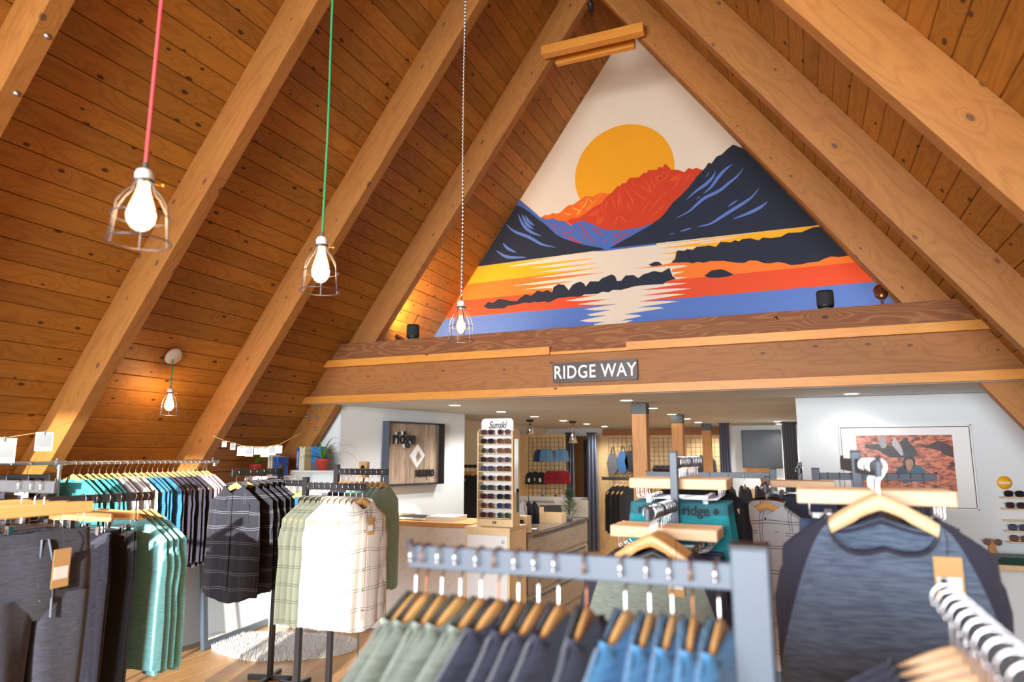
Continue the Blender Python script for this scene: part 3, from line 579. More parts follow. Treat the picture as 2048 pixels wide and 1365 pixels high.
MB().box((0, 0, .05), (.02, .02, .12)).build('stand', M['black'], c2); MB().lathe([(.02, -.02), (.045, .03), (.05, .10), (.046, .10), (0, .02)], c=(0, 0, .12), n=20, M=Matrix.Rotation(-.8, 3, 'X')).build('shade', M['copperish'], c2)
# small black spot at the ridge of the last frame
p = aty(1180, 18, 5.3); rs = empty('ridge_spotlight', (p.x, 5.36, p.z), label='small black spotlight fixed at the ridge above the collar tie', cat='spotlight')
MB().lathe([(.02, 0), (.03, .08), (.028, .09)], n=16, M=Matrix.Rotation(.6, 3, 'X')).build('housing', M['black'], rs)
MB().tube([(0, 0, .07), (-.02, .02, .16), (-.03, .05, .33)], .012, n=8).build('bracket', M['black'], rs)
# ------------------------------------------------------------------ downlights in the flat ceiling
M['lens'] = plain('downlight_lens', (255, 250, 240), .4, emit=(255, 244, 226), estr=9)
dl_r = MB().lathe([(.052, -.002), (.068, -.004), (.070, 0), (.050, 0)], n=28).mesh('trim_ring', M['white'])
dl_l = MB().lathe([(0, -.0015), (.052, -.0025)], n=28).mesh('lens', M['lens'])
LP = [(-3.15, y) for y in (6.08, 7.22, 8.28, 9.44, 10.6, 11.65)] + [(-1.45, y) for y in (6.13, 7.29, 8.45, 9.58, 10.7, 11.8)] + [(.37, 6.14), (-.35, 10.9), (-.35, 11.75)]
nm = ['first', 'second', 'third', 'fourth', 'fifth', 'farthest']
for i, (x, y) in enumerate(LP):
    lab = (f'round recessed downlight, {nm[i]} back in the row above the sunglasses tower' if i < 6 else f'round recessed downlight, {nm[i-6]} back in the row along the timber posts' if i < 12 else 'round recessed downlight just above the framed climbing photo' if i == 12 else 'round recessed downlight above the wall television' if i == 13 else 'round recessed downlight behind the one above the television')
    t = put('recessed_downlight', dl_r, None, (x, y, CE), label=lab, cat='downlight', group='recessed downlights in the flat ceiling'); put('lens', dl_l, t)
    if i in (0, 1, 3, 5, 7, 9, 11, 12, 13): lamp('downlight', 'SPOT', (x, y, CE - .02), 52 if i != 12 else 6, (1, .97, .93), .05, aim=(x, y, 0), spot=radians(150))
# ------------------------------------------------------------------ hangers
def arc_pts(cx, cz, r, a0, a1, n): return [(cx + r * cos(radians(a0 + (a1 - a0) * k / n)), 0, cz + r * sin(radians(a0 + (a1 - a0) * k / n))) for k in range(n + 1)]
def hook_mesh(drop, mat, r=.0019):
    """hook round a bar whose top is z = 0; stem ends at z = -drop"""
    R0 = .021; pts = arc_pts(0, -.019, R0, 205, -35, 14); e = Vector(pts[-1])
    pts += [tuple(e + Vector((-.008, 0, -.014))), (.002, 0, -.052), (0, 0, -.060), (0, 0, -drop)]
    m = MB().tube(pts, r, n=6); p = Vector(pts[0]); m.lathe([(0, -.004), (.0035, -.002), (.0035, .002), (0, .004)], c=p, n=8)
    return m.mesh('hook', mat)
def hanger_z(x): a = abs(x) / .215; return -.085 - .135 * (a ** 1.2)
def wood_hanger_mesh():
    m = MB(); n = 26; rings = []
    for i in range(n + 1):
        x = -.205 + .41 * i / n; a = abs(x) / .205; zt = hanger_z(x); hgt = .046 - .014 * a; th = .0058; yb = -.004 * a * a
        ring = []
        for k in range(10):
            A = 2 * pi * k / 10; ring.append((x, yb + th * cos(A), zt - hgt / 2 + hgt / 2 * sin(A)))
        rings.append(ring)
    # underside notch: raise the bottom in the middle so the arms read as a shallow chevron
    rings = [[(p[0], p[1], p[2] + (.004 if p[2] < hanger_z(p[0]) - .02 and abs(p[0]) < .05 else 0)) for p in r] for r in rings]
    vs = [p for r in rings for p in r]; N = len(rings)
    m.add(vs, [(i * 10 + k, i * 10 + (k + 1) % 10, (i + 1) * 10 + (k + 1) % 10, (i + 1) * 10 + k) for i in range(N - 1) for k in range(10)], True)
    m.add(rings[0], [tuple(range(10))]); m.add(rings[-1], [tuple(range(10))[::-1]]); return m.mesh('wooden_hanger', M['hanger'])
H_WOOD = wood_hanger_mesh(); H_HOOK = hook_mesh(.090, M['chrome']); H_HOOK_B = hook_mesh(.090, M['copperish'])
CL_L = .38
clm = MB().box((0, 0, -.102), (CL_L, .013, .040), bev=.003).mesh('clip_hanger', M['clipwood'])
clrod = MB().tube([(-CL_L * .42, 0, -.120), (-CL_L * .42, 0, -.150), (-CL_L * .40, 0, -.158), (CL_L * .40, 0, -.158), (CL_L * .42, 0, -.150), (CL_L * .42, 0, -.120)], .0017, n=6).mesh('rod', M['chrome'])
clclip = MB().box((0, -.006, -.166), (.020, .003, .042), bev=.001).box((0, .006, -.166), (.020, .003, .042), bev=.001).box((0, 0, -.152), (.016, .013, .012), bev=.002).tube([(-.012, 0, -.158), (.012, 0, -.158)], .005, n=8).mesh('clip', M['chrome'])
def wood_hanger(loc, rz, label, group, copper_look=False, mat=None):
    t = put('wooden_hanger', H_WOOD, None, loc, rz, mat, label=label, cat='hanger', group=group); put('hook', H_HOOK_B if copper_look else H_HOOK, t); return t
def clip_hanger(loc, rz, label, group, cx=.11, mat=None):
    t = put('clip_hanger', clm, None, loc, rz, mat, label=label, cat='hanger', group=group); put('hook', H_HOOK, t); put('rod', clrod, t)
    for s in (-1, 1): put('clip', clclip, t, (s * cx, 0, 0))
    return t
# ------------------------------------------------------------------ garments
def fold(x, v, seed, amp, k=34):
    s = seed * 1.7
    return amp * (sin(k * x + s + 1.2 * v) + .6 * sin(k * 1.9 * x - 2 * s + 2.2 * v) + .35 * sin(k * .5 * x + 3 * s)) * (.15 + .85 * v)
def torso(ws=.225, wh=.25, L=.66, neck=.075, nd=.05, thick=.045, seed=1, amp=.008, hemdip=0, nu=34, nv=22, ztop=-.09, yoff=0, shirt_tail=0):
    """a hanging top: front (local -Y) and back sheets meeting at sides and shoulders, open at neck and hem"""
    m = MB(); zs = lambda x: hanger_z(max(-.21, min(.21, x))) + .012 - (max(0, abs(x) - .21)) * .9
    def sheet(sg):
        P = []
        for j in range(nv + 1):
            v = (j / nv) ** 1.35; row = []
            for i in range(nu + 1):
                u = -1 + 2 * i / nu; half = ws + (wh - ws) * min(1, v * 1.6); x = u * half
                zt = zs(u * ws)
                if abs(x) < neck and v < 1: 
                    q = 1 - (abs(u * ws) / neck) ** 2
                    if q > 0: zt -= (nd if sg < 0 else nd * .5) * sqrt(q)
                zb = -.095 - L - hemdip * (1 - u * u) - shirt_tail * (cos(u * pi) * .5 + .5) * (1 if sg < 0 else 1.15)
                z = zt + (zb - zt) * v
                e = max(0, 1 - u ** 4) ** .5; top = min(1, (v * nv + .001) / 4) ** .5
                nk = max(0, 1 - abs(u * ws) / (neck * 1.4)) * max(0, 1 - v * 5)
                y = sg * ((max(thick * top, .004) + .013) * e * (1 if j else .05) + .022 * nk) + fold(x + sg * .3, v, seed + sg, amp) * e + yoff
                row.append((x, y, z))
            P.append(row)
        return P
    A = sheet(-1); B = sheet(1); m.grid(A); m.grid([r[::-1] for r in B])
    return m
def sleeve_mb(side, ws=.225, L=.60, r0=.075, r1=.045, seed=1, out=.03, flat=.55, fwd=0, zt=None):
    m = MB(); n = 16; k = 12; rings = []; th = radians(40); x0 = ws - .09; S0 = (x0, hanger_z(min(.21, x0)) + .006)
    cx, cz = S0[0] - sin(th) * r0, S0[1] - cos(th) * r0
    for i in range(n + 1):
        t = i / n; a = min(1, t / .30); th = radians(40 + (91 - 40) * (a * a * (3 - 2 * a))) + .05 * sin(6 * t + seed)
        r = r0 + (r1 - r0) * t ** .8; rows = []
        for q in range(k + 1):
            A = 2 * pi * q / k; wob = 1 + .09 * sin(3 * A + 5 * t + seed); cn = r * cos(A) * wob
            fl_ = .16 + (flat - .16) * min(1, t / .28); rows.append((side * (cx + sin(th) * cn), -fwd * t + r * fl_ * sin(A) * wob + .005 * sin(14 * t + seed), cz + cos(th) * cn))
        rings.append(rows); cx += cos(th) * L / n; cz -= sin(th) * L / n
    m.grid(rings); return m
def collar_mb(neck=.078, nd=.085):
    """turn-down shirt collar: a stand round the back of the neck and two pointed leaves on the front"""
    m = MB(); zs = lambda x: hanger_z(abs(x)) + .012
    P = []
    for j in range(3):
        row = []
        for i in range(13):
            A = -pi / 2 + pi * i / 12; x = (neck + .004) * sin(A); row.append((x * (1 + .10 * (j > 0)), (.026 + .012 * (j > 0)) * cos(A) + .004, zs(neck) - .010 + (.034, .040, -.004)[j] * (.55 + .45 * cos(A)) + (.006 if j < 2 else 0)))
        P.append(row)
    m.grid(P)
    for s in (-1, 1):
        G = []; a = (.004, zs(0) - nd - .004); b = (neck + .006, zs(neck) + .012); c = (neck * .74, zs(0) - nd - .062); d = (neck + .034, zs(neck) - .030)
        for j in range(5):
            v = j / 4; row = []
            for i in range(7):
                u = i / 6; p0 = (a[0] + (b[0] - a[0]) * u, a[1] + (b[1] - a[1]) * u ** .85); p1 = (c[0] + (d[0] - c[0]) * u, c[1] + (d[1] - c[1]) * u); x = p0[0] + (p1[0] - p0[0]) * v; z = p0[1] + (p1[1] - p0[1]) * v
                row.append((s * x, -.040 + .034 * (abs(x) / (neck + .03)) ** 2 - .012 * sin(v * pi / 2), z))
            G.append(row)
        m.grid(G); m.grid([[(q[0], q[1] + .0025, q[2]) for q in r][::-1] for r in G])
    return m
def neckband_mb(neck=.085, nd=.05, h=.020, ws=.225):
    """ribbed band lying on the neck edge of the front and back sheets"""
    m = MB(); P = []; zs = lambda x: hanger_z(max(-.21, min(.21, x))) + .012
    for j in range(3):
        row = []
        for i in range(33):
            A = 2 * pi * i / 32; x = neck * sin(A); sg = -1 if cos(A) >= 0 else 1; q = max(0, 1 - (x / neck) ** 2)
            z = zs(x) - (nd if sg < 0 else nd * .5) * sqrt(q); e = max(0, 1 - (x / ws) ** 4) ** .5; nk = max(0, 1 - abs(x) / (neck * 1.4))
            y = sg * (.006 * e + .022 * nk * (1 - .25 * j)) ; y += sg * (.004, .010, .016)[j] * min(1, sqrt(q) * 1.5)
            row.append((x * (1 + .06 * j), y, z + .004 - h * j / 2))
        P.append(row)
    m.grid(P); return m
KIT = {}
def kit(name, **k): KIT[name] = k
def make_kit(key, mats, ws=.225, wh=.25, L=.66, sl=.60, r0=.075, r1=.045, neck=.075, nd=.05, thick=.045, amp=.008, kind='tee', n=3, flat=.55, out=.03, tail=0, sleevemat=None, nu=34):
    """a few variants of one garment, meshes shared by every copy"""
    out_l = []
    for s in range(n):
        k = {}
        k['body'] = torso(ws, wh, L, neck, nd, thick, seed=s * 3 + 1, amp=amp, shirt_tail=tail, nu=nu).mesh(key, mats)
        k['parts'] = [('sleeve', sleeve_mb(q, ws, sl, r0, r1, seed=s * 5 + q, flat=flat, out=out, fwd=.02 * R.uniform(-1, 1)).mesh('sleeve', sleevemat or mats)) for q in (-1, 1)]
        if kind == 'shirt':
            k['parts'].append(('collar', collar_mb(neck, nd).mesh('collar', mats)))
            k['parts'].append(('placket', MB().box((0, -thick - .009 - amp, -.135 - L * .47), (.030, .004, L * .90), bev=.001).mesh('placket', mats)))
            bt = MB()
            k['buttons'] = [(0, -thick - .012 - amp, -.165 - L * .8 * q / 5) for q in range(6)]
            k['pockets'] = [(s_ * .10, -thick - .008, -.28) for s_ in (-1, 1)]
        elif kind == 'tee': k['parts'].append(('neckband', neckband_mb(neck, nd, ws=ws).mesh('neckband', mats)))
        out_l.append(k)
    KIT[key] = out_l
btn = MB().lathe([(.0055, 0), (.0055, .0015), (.003, .002), (0, .0012)], n=10, M=Matrix.Rotation(pi / 2, 3, 'X')).mesh('button', plain('button_brown', (150, 118, 84), .4))
btn_w = MB().lathe([(.0055, 0), (.0055, .0015), (.003, .002), (0, .0012)], n=10, M=Matrix.Rotation(pi / 2, 3, 'X')).mesh('button', plain('button_black', (30, 30, 32), .4))
pocket = {}
def garment(key, i, name, loc, rz, label, cat, group, mat=None, smat=None, sc=1, ysc=1, detail=0, tilt=0, tag_side=0):
    k = KIT[key][i % len(KIT[key])]
    t = put(name, k['body'], None, loc, rz, mat, label=label, cat=cat, group=group); t.scale = (sc, ysc, sc)
    for (pn, me) in k['parts']: put(pn, me, t, None, 0, (smat if (smat and pn in ('sleeve', 'neckband')) else mat))
    if detail and 'buttons' in k:
        for b in k['buttons']: put('button', btn_w if detail == 2 else btn, t, b)
        mm = mat or k['body'].materials[0]
        if mm.name not in pocket: pocket[mm.name] = MB().prism([(-.055, .06), (.055, .06), (.055, -.055), (0, -.07), (-.055, -.055)], -.002, .002, lambda u, v, w_: Vector((u, w_, v))).box((0, -.003, .045), (.114, .003, .035), bev=.001).mesh('chest_pocket', mm)
        for pz in k['pockets']: put('chest_pocket', pocket[mm.name], t, pz)
    return t
def hang_tag(parent, loc, rz=0, h=.10, w=.052, string=.07):
    """kraft swing ticket with a white price panel, on a black string"""
    t = MB().box((0, 0, -h / 2), (w, .0012, h), bev=.0004).build('swing_tag', M['kraft'], parent, loc, rz)
    MB().box((0, -.0012, -h * .62), (w * .82, .0006, h * .32)).build('price_panel', M['paper'], t)
    MB().tube([(0, 0, -.006), (.004, .004, string * .5), (.0, .012, string)], .0009, n=5).build('string', M['ink'], t)
    return t
# ------------------------------------------------------------------ cloth
C = {}
C['teal'] = knit('teal_jersey', (52, 132, 136), (72, 158, 160)); C['lgrey'] = knit('pale_grey_jersey', (186, 192, 202), (214, 218, 226)); C['blue'] = knit('mid_blue_jersey', (38, 104, 148), (58, 130, 174))
C['black'] = knit('ink_black_jersey', (44, 42, 56), (60, 58, 74)); C['pink'] = knit('dusty_pink_jersey', (190, 160, 182), (214, 188, 206)); C['sage'] = knit('sage_green_jersey', (134, 180, 170), (162, 202, 192))
C['greysage'] = knit('grey_green_rib', (122, 134, 122), (146, 158, 146), streak=60); C['navy'] = knit('dark_navy_rib', (42, 46, 64), (58, 62, 84), streak=60); C['sky'] = knit('bright_blue_rib', (48, 108, 152), (80, 140, 184), streak=60)
C['char'] = knit('charcoal_fleece', (40, 40, 52), (58, 60, 76)); C['aqua'] = knit('washed_teal_fleece', (116, 192, 196), (150, 214, 216)); C['boxer'] = knit('bright_teal_jersey', (22, 130, 142), (40, 156, 166)); C['band'] = plain('teal_elastic', (44, 108, 118), .8, noise=.05, scale=200)
C['denim'] = knit('dark_slate_cloth', (46, 58, 82), (64, 78, 104)); C['coal'] = knit('plain_black_cloth', (22, 22, 26), (38, 38, 44)); C['olive'] = knit('dark_olive_cloth', (62, 60, 50), (84, 82, 70))
P = {}
P['dark'] = plaid('charcoal_check', (36, 38, 50), (128, 132, 150), sx=.12, sz=.095, w=.0028, gap=.012, vx=.22)
P['olive'] = plaid('olive_check', (114, 119, 104), (60, 64, 62), sx=.12, sz=.10, w=.003, gap=.012, vx=.6)
P['white'] = plaid('white_check', (236, 234, 230), (142, 142, 150), sx=.13, sz=.11, w=.003, gap=.016, vx=.5)
P['beige'] = plaid('oat_check', (228, 222, 212), (120, 122, 134), sx=.13, sz=.11, w=.003, gap=.014, vx=.8)
P['ice'] = plaid('ice_grey_check', (206, 212, 220), (40, 42, 52), sx=.14, sz=.115, w=.003, gap=.012, vx=.9)
def raglan_mat(name, body, yoke):
    m = body.copy(); m.name = name; nt = m.node_tree; b = nt.nodes['Principled BSDF']; src = b.inputs['Base Color'].links[0].from_socket
    tc = nt.nodes.new('ShaderNodeTexCoord'); sp = nt.nodes.new('ShaderNodeSeparateXYZ'); nt.links.new(tc.outputs['Object'], sp.inputs[0])
    ax = mathn(nt, 'ABSOLUTE', sp.outputs['X']); dz = mathn(nt, 'MAXIMUM', mathn(nt, 'MULTIPLY', mathn(nt, 'ADD', sp.outputs['Z'], .155), -1.), 0)
    lim = mathn(nt, 'ADD', mathn(nt, 'MULTIPLY', mathn(nt, 'POWER', dz, .6), .26), .115)
    fac = mathn(nt, 'MULTIPLY', mathn(nt, 'GREATER_THAN', ax, lim), mathn(nt, 'GREATER_THAN', sp.outputs['Z'], -.60))
    mx = nt.nodes.new('ShaderNodeMix'); mx.data_type = 'RGBA'; nt.links.new(fac, mx.inputs[0]); nt.links.new(src, mx.inputs[6]); mx.inputs[7].default_value = yoke
    nt.links.new(mx.outputs[2], b.inputs['Base Color']); return m
slate = knit('slate_blue_melange', (72, 84, 104), (100, 114, 134), streak=55); M['raglan_blue'] = raglan_mat('raglan_slate', slate, srgb(44, 44, 60))
M['raglan_sage'] = raglan_mat('raglan_sage_body', knit('sage_melange', (120, 134, 124), (142, 154, 144)), srgb(48, 48, 64)); C['ragslv'] = knit('raglan_sleeve_navy', (40, 40, 54), (54, 54, 70))
make_kit('tee', C['teal'], ws=.222, wh=.235, L=.64, sl=.60, r0=.06, r1=.036, neck=.085, nd=.045, thick=.022, amp=.006, flat=.38)
make_kit('hoody', C['sage'], ws=.225, wh=.245, L=.70, sl=.64, r0=.068, r1=.045, neck=.085, nd=.05, thick=.028, amp=.007, flat=.40)
make_kit('sweater', C['navy'], ws=.23, wh=.25, L=.66, sl=.60, r0=.075, r1=.048, neck=.09, nd=.03, thick=.026, amp=.005, flat=.36, nu=50)
make_kit('flannel', P['dark'], ws=.210, wh=.235, L=.70, sl=.64, r0=.062, r1=.043, neck=.078, nd=.085, thick=.030, amp=.010, kind='shirt', flat=.5, tail=.05, n=4)
make_kit('raglan', M['raglan_blue'], ws=.235, wh=.255, L=.70, sl=.66, r0=.070, r1=.048, neck=.125, nd=.145, nu=64, thick=.035, amp=.006, flat=.5, sleevemat=C['ragslv'], n=2)
def rings_mesh(rings, seed, amp, n=24, nm='x', mat=None):
    P_ = []
    for (z, cx, hx, hy) in rings:
        row = []
        for q in range(n + 1):
            A = 2 * pi * q / n; x = cx + hx * cos(A); y = hy * sin(A) * (1 + .0) + amp * sin(30 * x + seed + 4 * z) * (.3 + abs(sin(A)))
            row.append((x, y, z))
        P_.append(row)
    return MB().grid(P_).mesh(nm, mat)
def lerp_rings(a, n=14):
    out = []
    for i in range(len(a) - 1):
        k = max(1, n // (len(a) - 1))
        for j in range(k): t = j / k; out.append(tuple(a[i][c] + (a[i + 1][c] - a[i][c]) * t for c in range(4)))
    return out + [a[-1]]
def bottoms_kit(key, mat, bandmat, w=.19, leg=.72, r0=.11, r1=.07, crotch=.27, n=2, band=.04):
    o = []
    for s in range(n):
        z0 = -.176
        o.append(dict(seat=rings_mesh(lerp_rings([(z0 - band * .8, 0, w, .022), (z0 - .12, 0, w * 1.06, .045), (z0 - crotch * .8, 0, w * 1.09, .045), (z0 - crotch, 0, w * 1.04, .024), (z0 - crotch - .02, 0, w * 1.0, .016)]), s * 2, .005, nm=key, mat=mat),
            band=rings_mesh([(z0 + .002, 0, w * .99, .019), (z0 - band * .5, 0, w * 1.0, .021), (z0 - band, 0, w * 1.01, .023)], s, .002, nm='waistband', mat=bandmat),
            legs=[rings_mesh(lerp_rings([(z0 - crotch + .06, q * w * .54, w * .53, .045), (z0 - crotch - leg * .5, q * w * .54, (r0 + r1) / 2, .045), (z0 - crotch - leg, q * w * .5, r1, .04)], 18), s * 3 + q, .007, nm='trouser_leg', mat=mat) for q in (-1, 1)]))
    KIT[key] = o
bottoms_kit('jogger', C['char'], C['char']); bottoms_kit('boxer', C['boxer'], C['band'], leg=.10, r0=.1, r1=.10, crotch=.22, band=.045); bottoms_kit('shorts', C['denim'], C['denim'], leg=.22, r0=.1, r1=.10, crotch=.25)
def bottoms(key, i, name, loc, rz, label, cat, group, mat=None, ysc=.45):
    k = KIT[key][i % len(KIT[key])]; t = put(name, k['seat'], None, loc, rz, mat, label=label, cat=cat, group=group); t.scale = (1, ysc, 1)
    put('waistband', k['band'], t, None, 0, mat if key != 'boxer' else None)
    for me in k['legs']: put('trouser_leg', me, t, None, 0, mat)
    return t
# ------------------------------------------------------------------ racks
def bar_box(m, a, b, th, h):
    """flat bar from a to b, top face at the given height"""
    a, b = Vector(a), Vector(b); d = b - a; L = d.length; A = atan2(d.y, d.x)
    m.box((a + b) / 2 - Vector((0, 0, h / 2)), (L, th, h), M=Matrix.Rotation(A, 3, 'Z'), bev=.002); return m
def rack(label, post, ztop, arms, mat, group=None, th=.030, foot=.5, base_rot=0, pw=.034, name='clothes_rack'):
    t = empty(name, (post[0], post[1], 0), label=label, cat='clothes rack', group=group); pz = Vector((post[0], post[1], 0))
    MB().box((0, 0, ztop / 2 + .01), (pw, pw, ztop - .02), bev=.002).build('post', mat, t)
    MB().box((0, 0, ztop + .002), (pw * 1.04, pw * 1.04, .006), bev=.001).build('end_cap', M['black'], t)
    bs = MB()
    for k in (0, 1):
        A = base_rot + k * pi / 2; bs.box((0, 0, .016 + .0), (foot, .03, .03 - .002 * k), M=Matrix.Rotation(A, 3, 'Z'), bev=.002)
    bs.build('base', mat, t)
    for (z, dx, dy) in arms:
        d = Vector((dx, dy, 0)); m = MB(); bar_box(m, Vector((0, 0, z)) + d.normalized() * pw / 2, Vector((0, 0, z)) + d, .014, .042)
        m.build('arm', mat, t)
        e = Vector((0, 0, z)) + d; MB().tube([e + Vector((0, 0, -.004)), e + Vector((0, 0, .010))], .005, n=8).build('end_stop', M['black'], t)
    return t
def nth(i): return ['first', 'second', 'third', 'fourth', 'fifth', 'sixth', 'seventh', 'eighth', 'ninth', 'tenth', 'eleventh', 'twelfth', 'thirteenth', 'fourteenth', 'fifteenth', 'sixteenth', 'seventeenth', 'eighteenth', 'nineteenth', 'twentieth', 'twenty-first', 'twenty-second', 'twenty-third', 'twenty-fourth', 'twenty-fifth', 'twenty-sixth'][i]
# --- A: galvanised pipe rail along the left wall
PX_, PZ = -4.45, 1.612; y0, yj, y1 = 1.55, 3.07, 4.36
pr_ = empty('pipe_rail', (PX_, yj, 0), label='galvanised pipe clothes rail along the left wall', cat='clothes rack')
MB().tube([(0, y0 - yj, PZ - .013), (0, y1 - yj, PZ - .013)], .013, n=14).build('rail', M['galv'], pr_)
for yy, nm_ in ((0, 'upright'), (y1 - yj, 'upright'), (y0 - yj, 'upright')):
    if yy > 0: MB().tube([(0, yy, PZ - .013), (-.40, yy, PZ - .013)], .013, n=12).build('wall_stub', M['galv'], pr_)
    else: MB().tube([(0, yy, .0), (0, yy, PZ - .02)], .013, n=12).build(nm_, M['galv'], pr_)
    if yy <= 0: MB().lathe([(.04, 0), (.04, .006), (.018, .008), (.018, .03)], c=(0, yy, 0), n=16).build('flange', M['galv'], pr_)
    MB().tube([(0, yy - .035, PZ - .013), (0, yy + .035, PZ - .013)], .0185, n=14).tube([(0, yy, PZ - .05), (0, yy, PZ - .005)], .0185, n=14).build('pipe_tee', M['galv'], pr_)
    MB().lathe([(.006, 0), (.006, .014), (0, .014)], c=(0, yy - .02, PZ + .004), n=8).build('set_screw', M['galv'], pr_)
ga = 'wooden hangers on the pipe rail'; seq = ['teal'] * 6 + ['lgrey'] * 5 + ['blue'] * 4 + ['black'] * 6 + ['pink'] * 4
names = dict(teal='teal', lgrey='pale grey', blue='mid-blue', black='black', pink='dusty pink'); cnt = {}
for i, c in enumerate(seq):
    y = 3.17 + i * .0465 + R.uniform(-.006, .006); rz = R.uniform(-.10, .10) + .06; cnt[c] = cnt.get(c, 0) + 1
    lab = f'wooden hanger on the pipe rail holding the {nth(cnt[c]-1)} {names[c]} top from the near end'
    wood_hanger((PX_, y, PZ + .002), rz, lab, ga)
    garment('tee', i, 'long_sleeved_top', (PX_, y, PZ + .002), rz, f'{names[c]} top on the left wall rail, {nth(cnt[c]-1)} of its colour from the pipe joint', 'top', f'{names[c]} tops on the pipe rail', C[c], sc=1.02, ysc=0.55)
for i in range(9):
    y = 1.95 + i * .115; c = ['char', 'lgrey', 'coal'][i % 3]
    clip_hanger((PX_, y, PZ + .002), R.uniform(-.1, .1), f'clip hanger on the near part of the pipe rail, {nth(i)} from the near end', 'clip hangers on the pipe rail', mat=M['black'])
    bottoms('jogger', i, 'joggers', (PX_, y, PZ + .002), R.uniform(-.1, .1), f'{["charcoal", "pale grey", "black"][i%3]} trousers on the near part of the pipe rail, {nth(i)} from the near end', 'trousers', 'trousers on the pipe rail', C[c])
# --- M: grey rack at the left edge, three joggers
pe = atz(112, 963, 1.56); MY = pe.y; MX = pe.x
rack('dark grey rack at the left edge of the photo holding charcoal joggers', (MX - 1.45, MY), 1.60, [(1.56, 1.45, 0)], M['dark_metal'], foot=.3)
for i, dx in enumerate((.05, .10, .17, .30, .42)):
    p = (MX - dx, MY, 1.562); rz = pi / 2 + (.05, -.06, .10, .04, -.05)[i]
    clip_hanger(p, rz, f'pale clip hanger on the rack at the left edge, {nth(i)} from its end', 'clip hangers on the dark grey rack', mat=M['hanger'])
    t = bottoms('jogger', i, 'joggers', p, rz, ['charcoal joggers with drawstring and kraft tag at the left edge' if i == 0 else f'charcoal joggers behind the tagged pair, {nth(i-1)} behind them'][0], 'trousers', 'charcoal joggers on the dark grey rack', C['char'], ysc=(1 if i == 0 else .5))
    if i == 0:
        for s in (-1, 1): MB().tube([(s * .012, -.026, -.20), (s * .02, -.036, -.25), (s * .028, -.045, -.34), (s * .022 + .01, -.045, -.43 - .03 * s)], .0035, n=6).build('drawstring', plain('drawstring_grey', (96, 104, 120), .8), t)
        hang_tag(t, (.05, -.05, -.235), .1, h=.13, w=.07)
# --- B: black arm with joggers and washed teal tops
a_, b_ = atz(163, 991, 1.46), atz(309, 984, 1.46); dB = (b_ - a_).normalized(); rzB = atan2(-dB.x, dB.y)
rack('black rack beside the charcoal joggers, with teal tops at its far end', tuple((a_ - dB * .75)[:2]), 1.5, [(1.46, *((b_ - a_ + dB * .75)[:2]))], M['black_metal'], foot=.3)
LB = (b_ - a_).length
for i in range(4):
    p = a_ + dB * (LB * (.02 + .16 * i)); rz = rzB + (.25, -.12, .2, -.05)[i]
    clip_hanger((p.x, p.y, 1.462), rz, f'orange-brown clip hanger on the black rack, {nth(i)} from the joggers at the left edge', 'clip hangers on the black rack', mat=M['hanger'])
    bottoms('jogger', i + 1, 'joggers', (p.x, p.y, 1.462), rz, f'black joggers on the black rack, {nth(i)} from the tagged pair', 'trousers', 'black joggers on the black rack', C['char'] if i < 2 else C['coal'])
for i in range(4):
    p = a_ + dB * (LB * (.70 + .09 * i)); rz = rzB + .25 + R.uniform(-.06, .06)
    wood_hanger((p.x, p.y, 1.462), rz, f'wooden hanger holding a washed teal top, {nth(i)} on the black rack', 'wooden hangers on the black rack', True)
    garment('hoody', i, 'sweatshirt', (p.x, p.y, 1.462), rz, f'sunlit washed teal sweatshirt on the black rack, {nth(i)} from the joggers', 'sweatshirt', 'washed teal sweatshirts on the black rack', C['aqua'], sc=1.05, ysc=0.6)
# --- C: charcoal flannel shirts
a_, b_ = atz(465, 941, 1.548), atz(562, 937, 1.548); d_ = (b_ - a_); rzC = atan2(-d_.x, d_.y)
rack('black rack with charcoal checked flannel shirts', tuple(b_[:2]), 1.575, [(1.548, *((a_ - b_)[:2]))], M['black_metal'], base_rot=rzC, foot=.34)
for i, px_ in enumerate((474, 497, 510, 524, 536, 547)):
    t_ = along(a_, b_, px_) * d_.length; p = a_ + d_.normalized() * max(.04, min(t_, d_.length - .05)); rz = rzC - .28 + (.0, .10, .06, .1, .08, .1)[i]
    wood_hanger((p.x, p.y, 1.55), rz, f'wooden hanger in the {["front", "second", "third", "fourth", "fifth", "rearmost"][i]} charcoal flannel shirt', 'wooden hangers on the flannel rack')
    t = garment('flannel', i, 'flannel_shirt', (p.x, p.y, 1.55), rz, f'{["front", "second", "third", "fourth", "fifth", "rearmost"][i]} charcoal flannel shirt with pale grey check lines', 'shirt', 'charcoal flannel shirts', P['dark'], detail=2, sc=1.03, ysc=0.85)
# --- D: olive and white flannel shirts
zD = 1.474; pD = atz(612, 966, zD); 
rack('black rack with olive and white checked flannel shirts', (pD.x, pD.y), zD + .03, [(zD, .455, .0)], M['black_metal'], foot=.36)
n_ol, n_w = 4, 6
for i in range(10):
    x = pD.x + .034 + i * .0445; rz = pi / 2 - .15 + R.uniform(-.03, .03); ol = i < 4; last = i == 9
    who = f'{nth(i if ol else i - 4)} {"olive" if ol else "white"} flannel shirt' if not last else 'oat checked shirt with the kraft tag'
    wood_hanger((x, pD.y, zD + .002), rz, f'wooden hanger in the {who}, counted from the rack post', 'wooden hangers on the white flannel rack')
    t = garment('flannel', i, 'flannel_shirt', (x, pD.y, zD + .002), rz, ('oat-white checked shirt with kraft swing tag at the free end of the rack' if last else f'{nth(i if ol else i - 4)} {"olive green" if ol else "white"} checked flannel shirt from the rack post'), 'shirt', 'olive flannel shirts' if ol else 'white flannel shirts', P['olive'] if ol else (P['beige'] if last else P['white']), detail=1, sc=1.03, ysc=0.55)
    if last: hang_tag(t, (.045, -.058, -.20), 0)
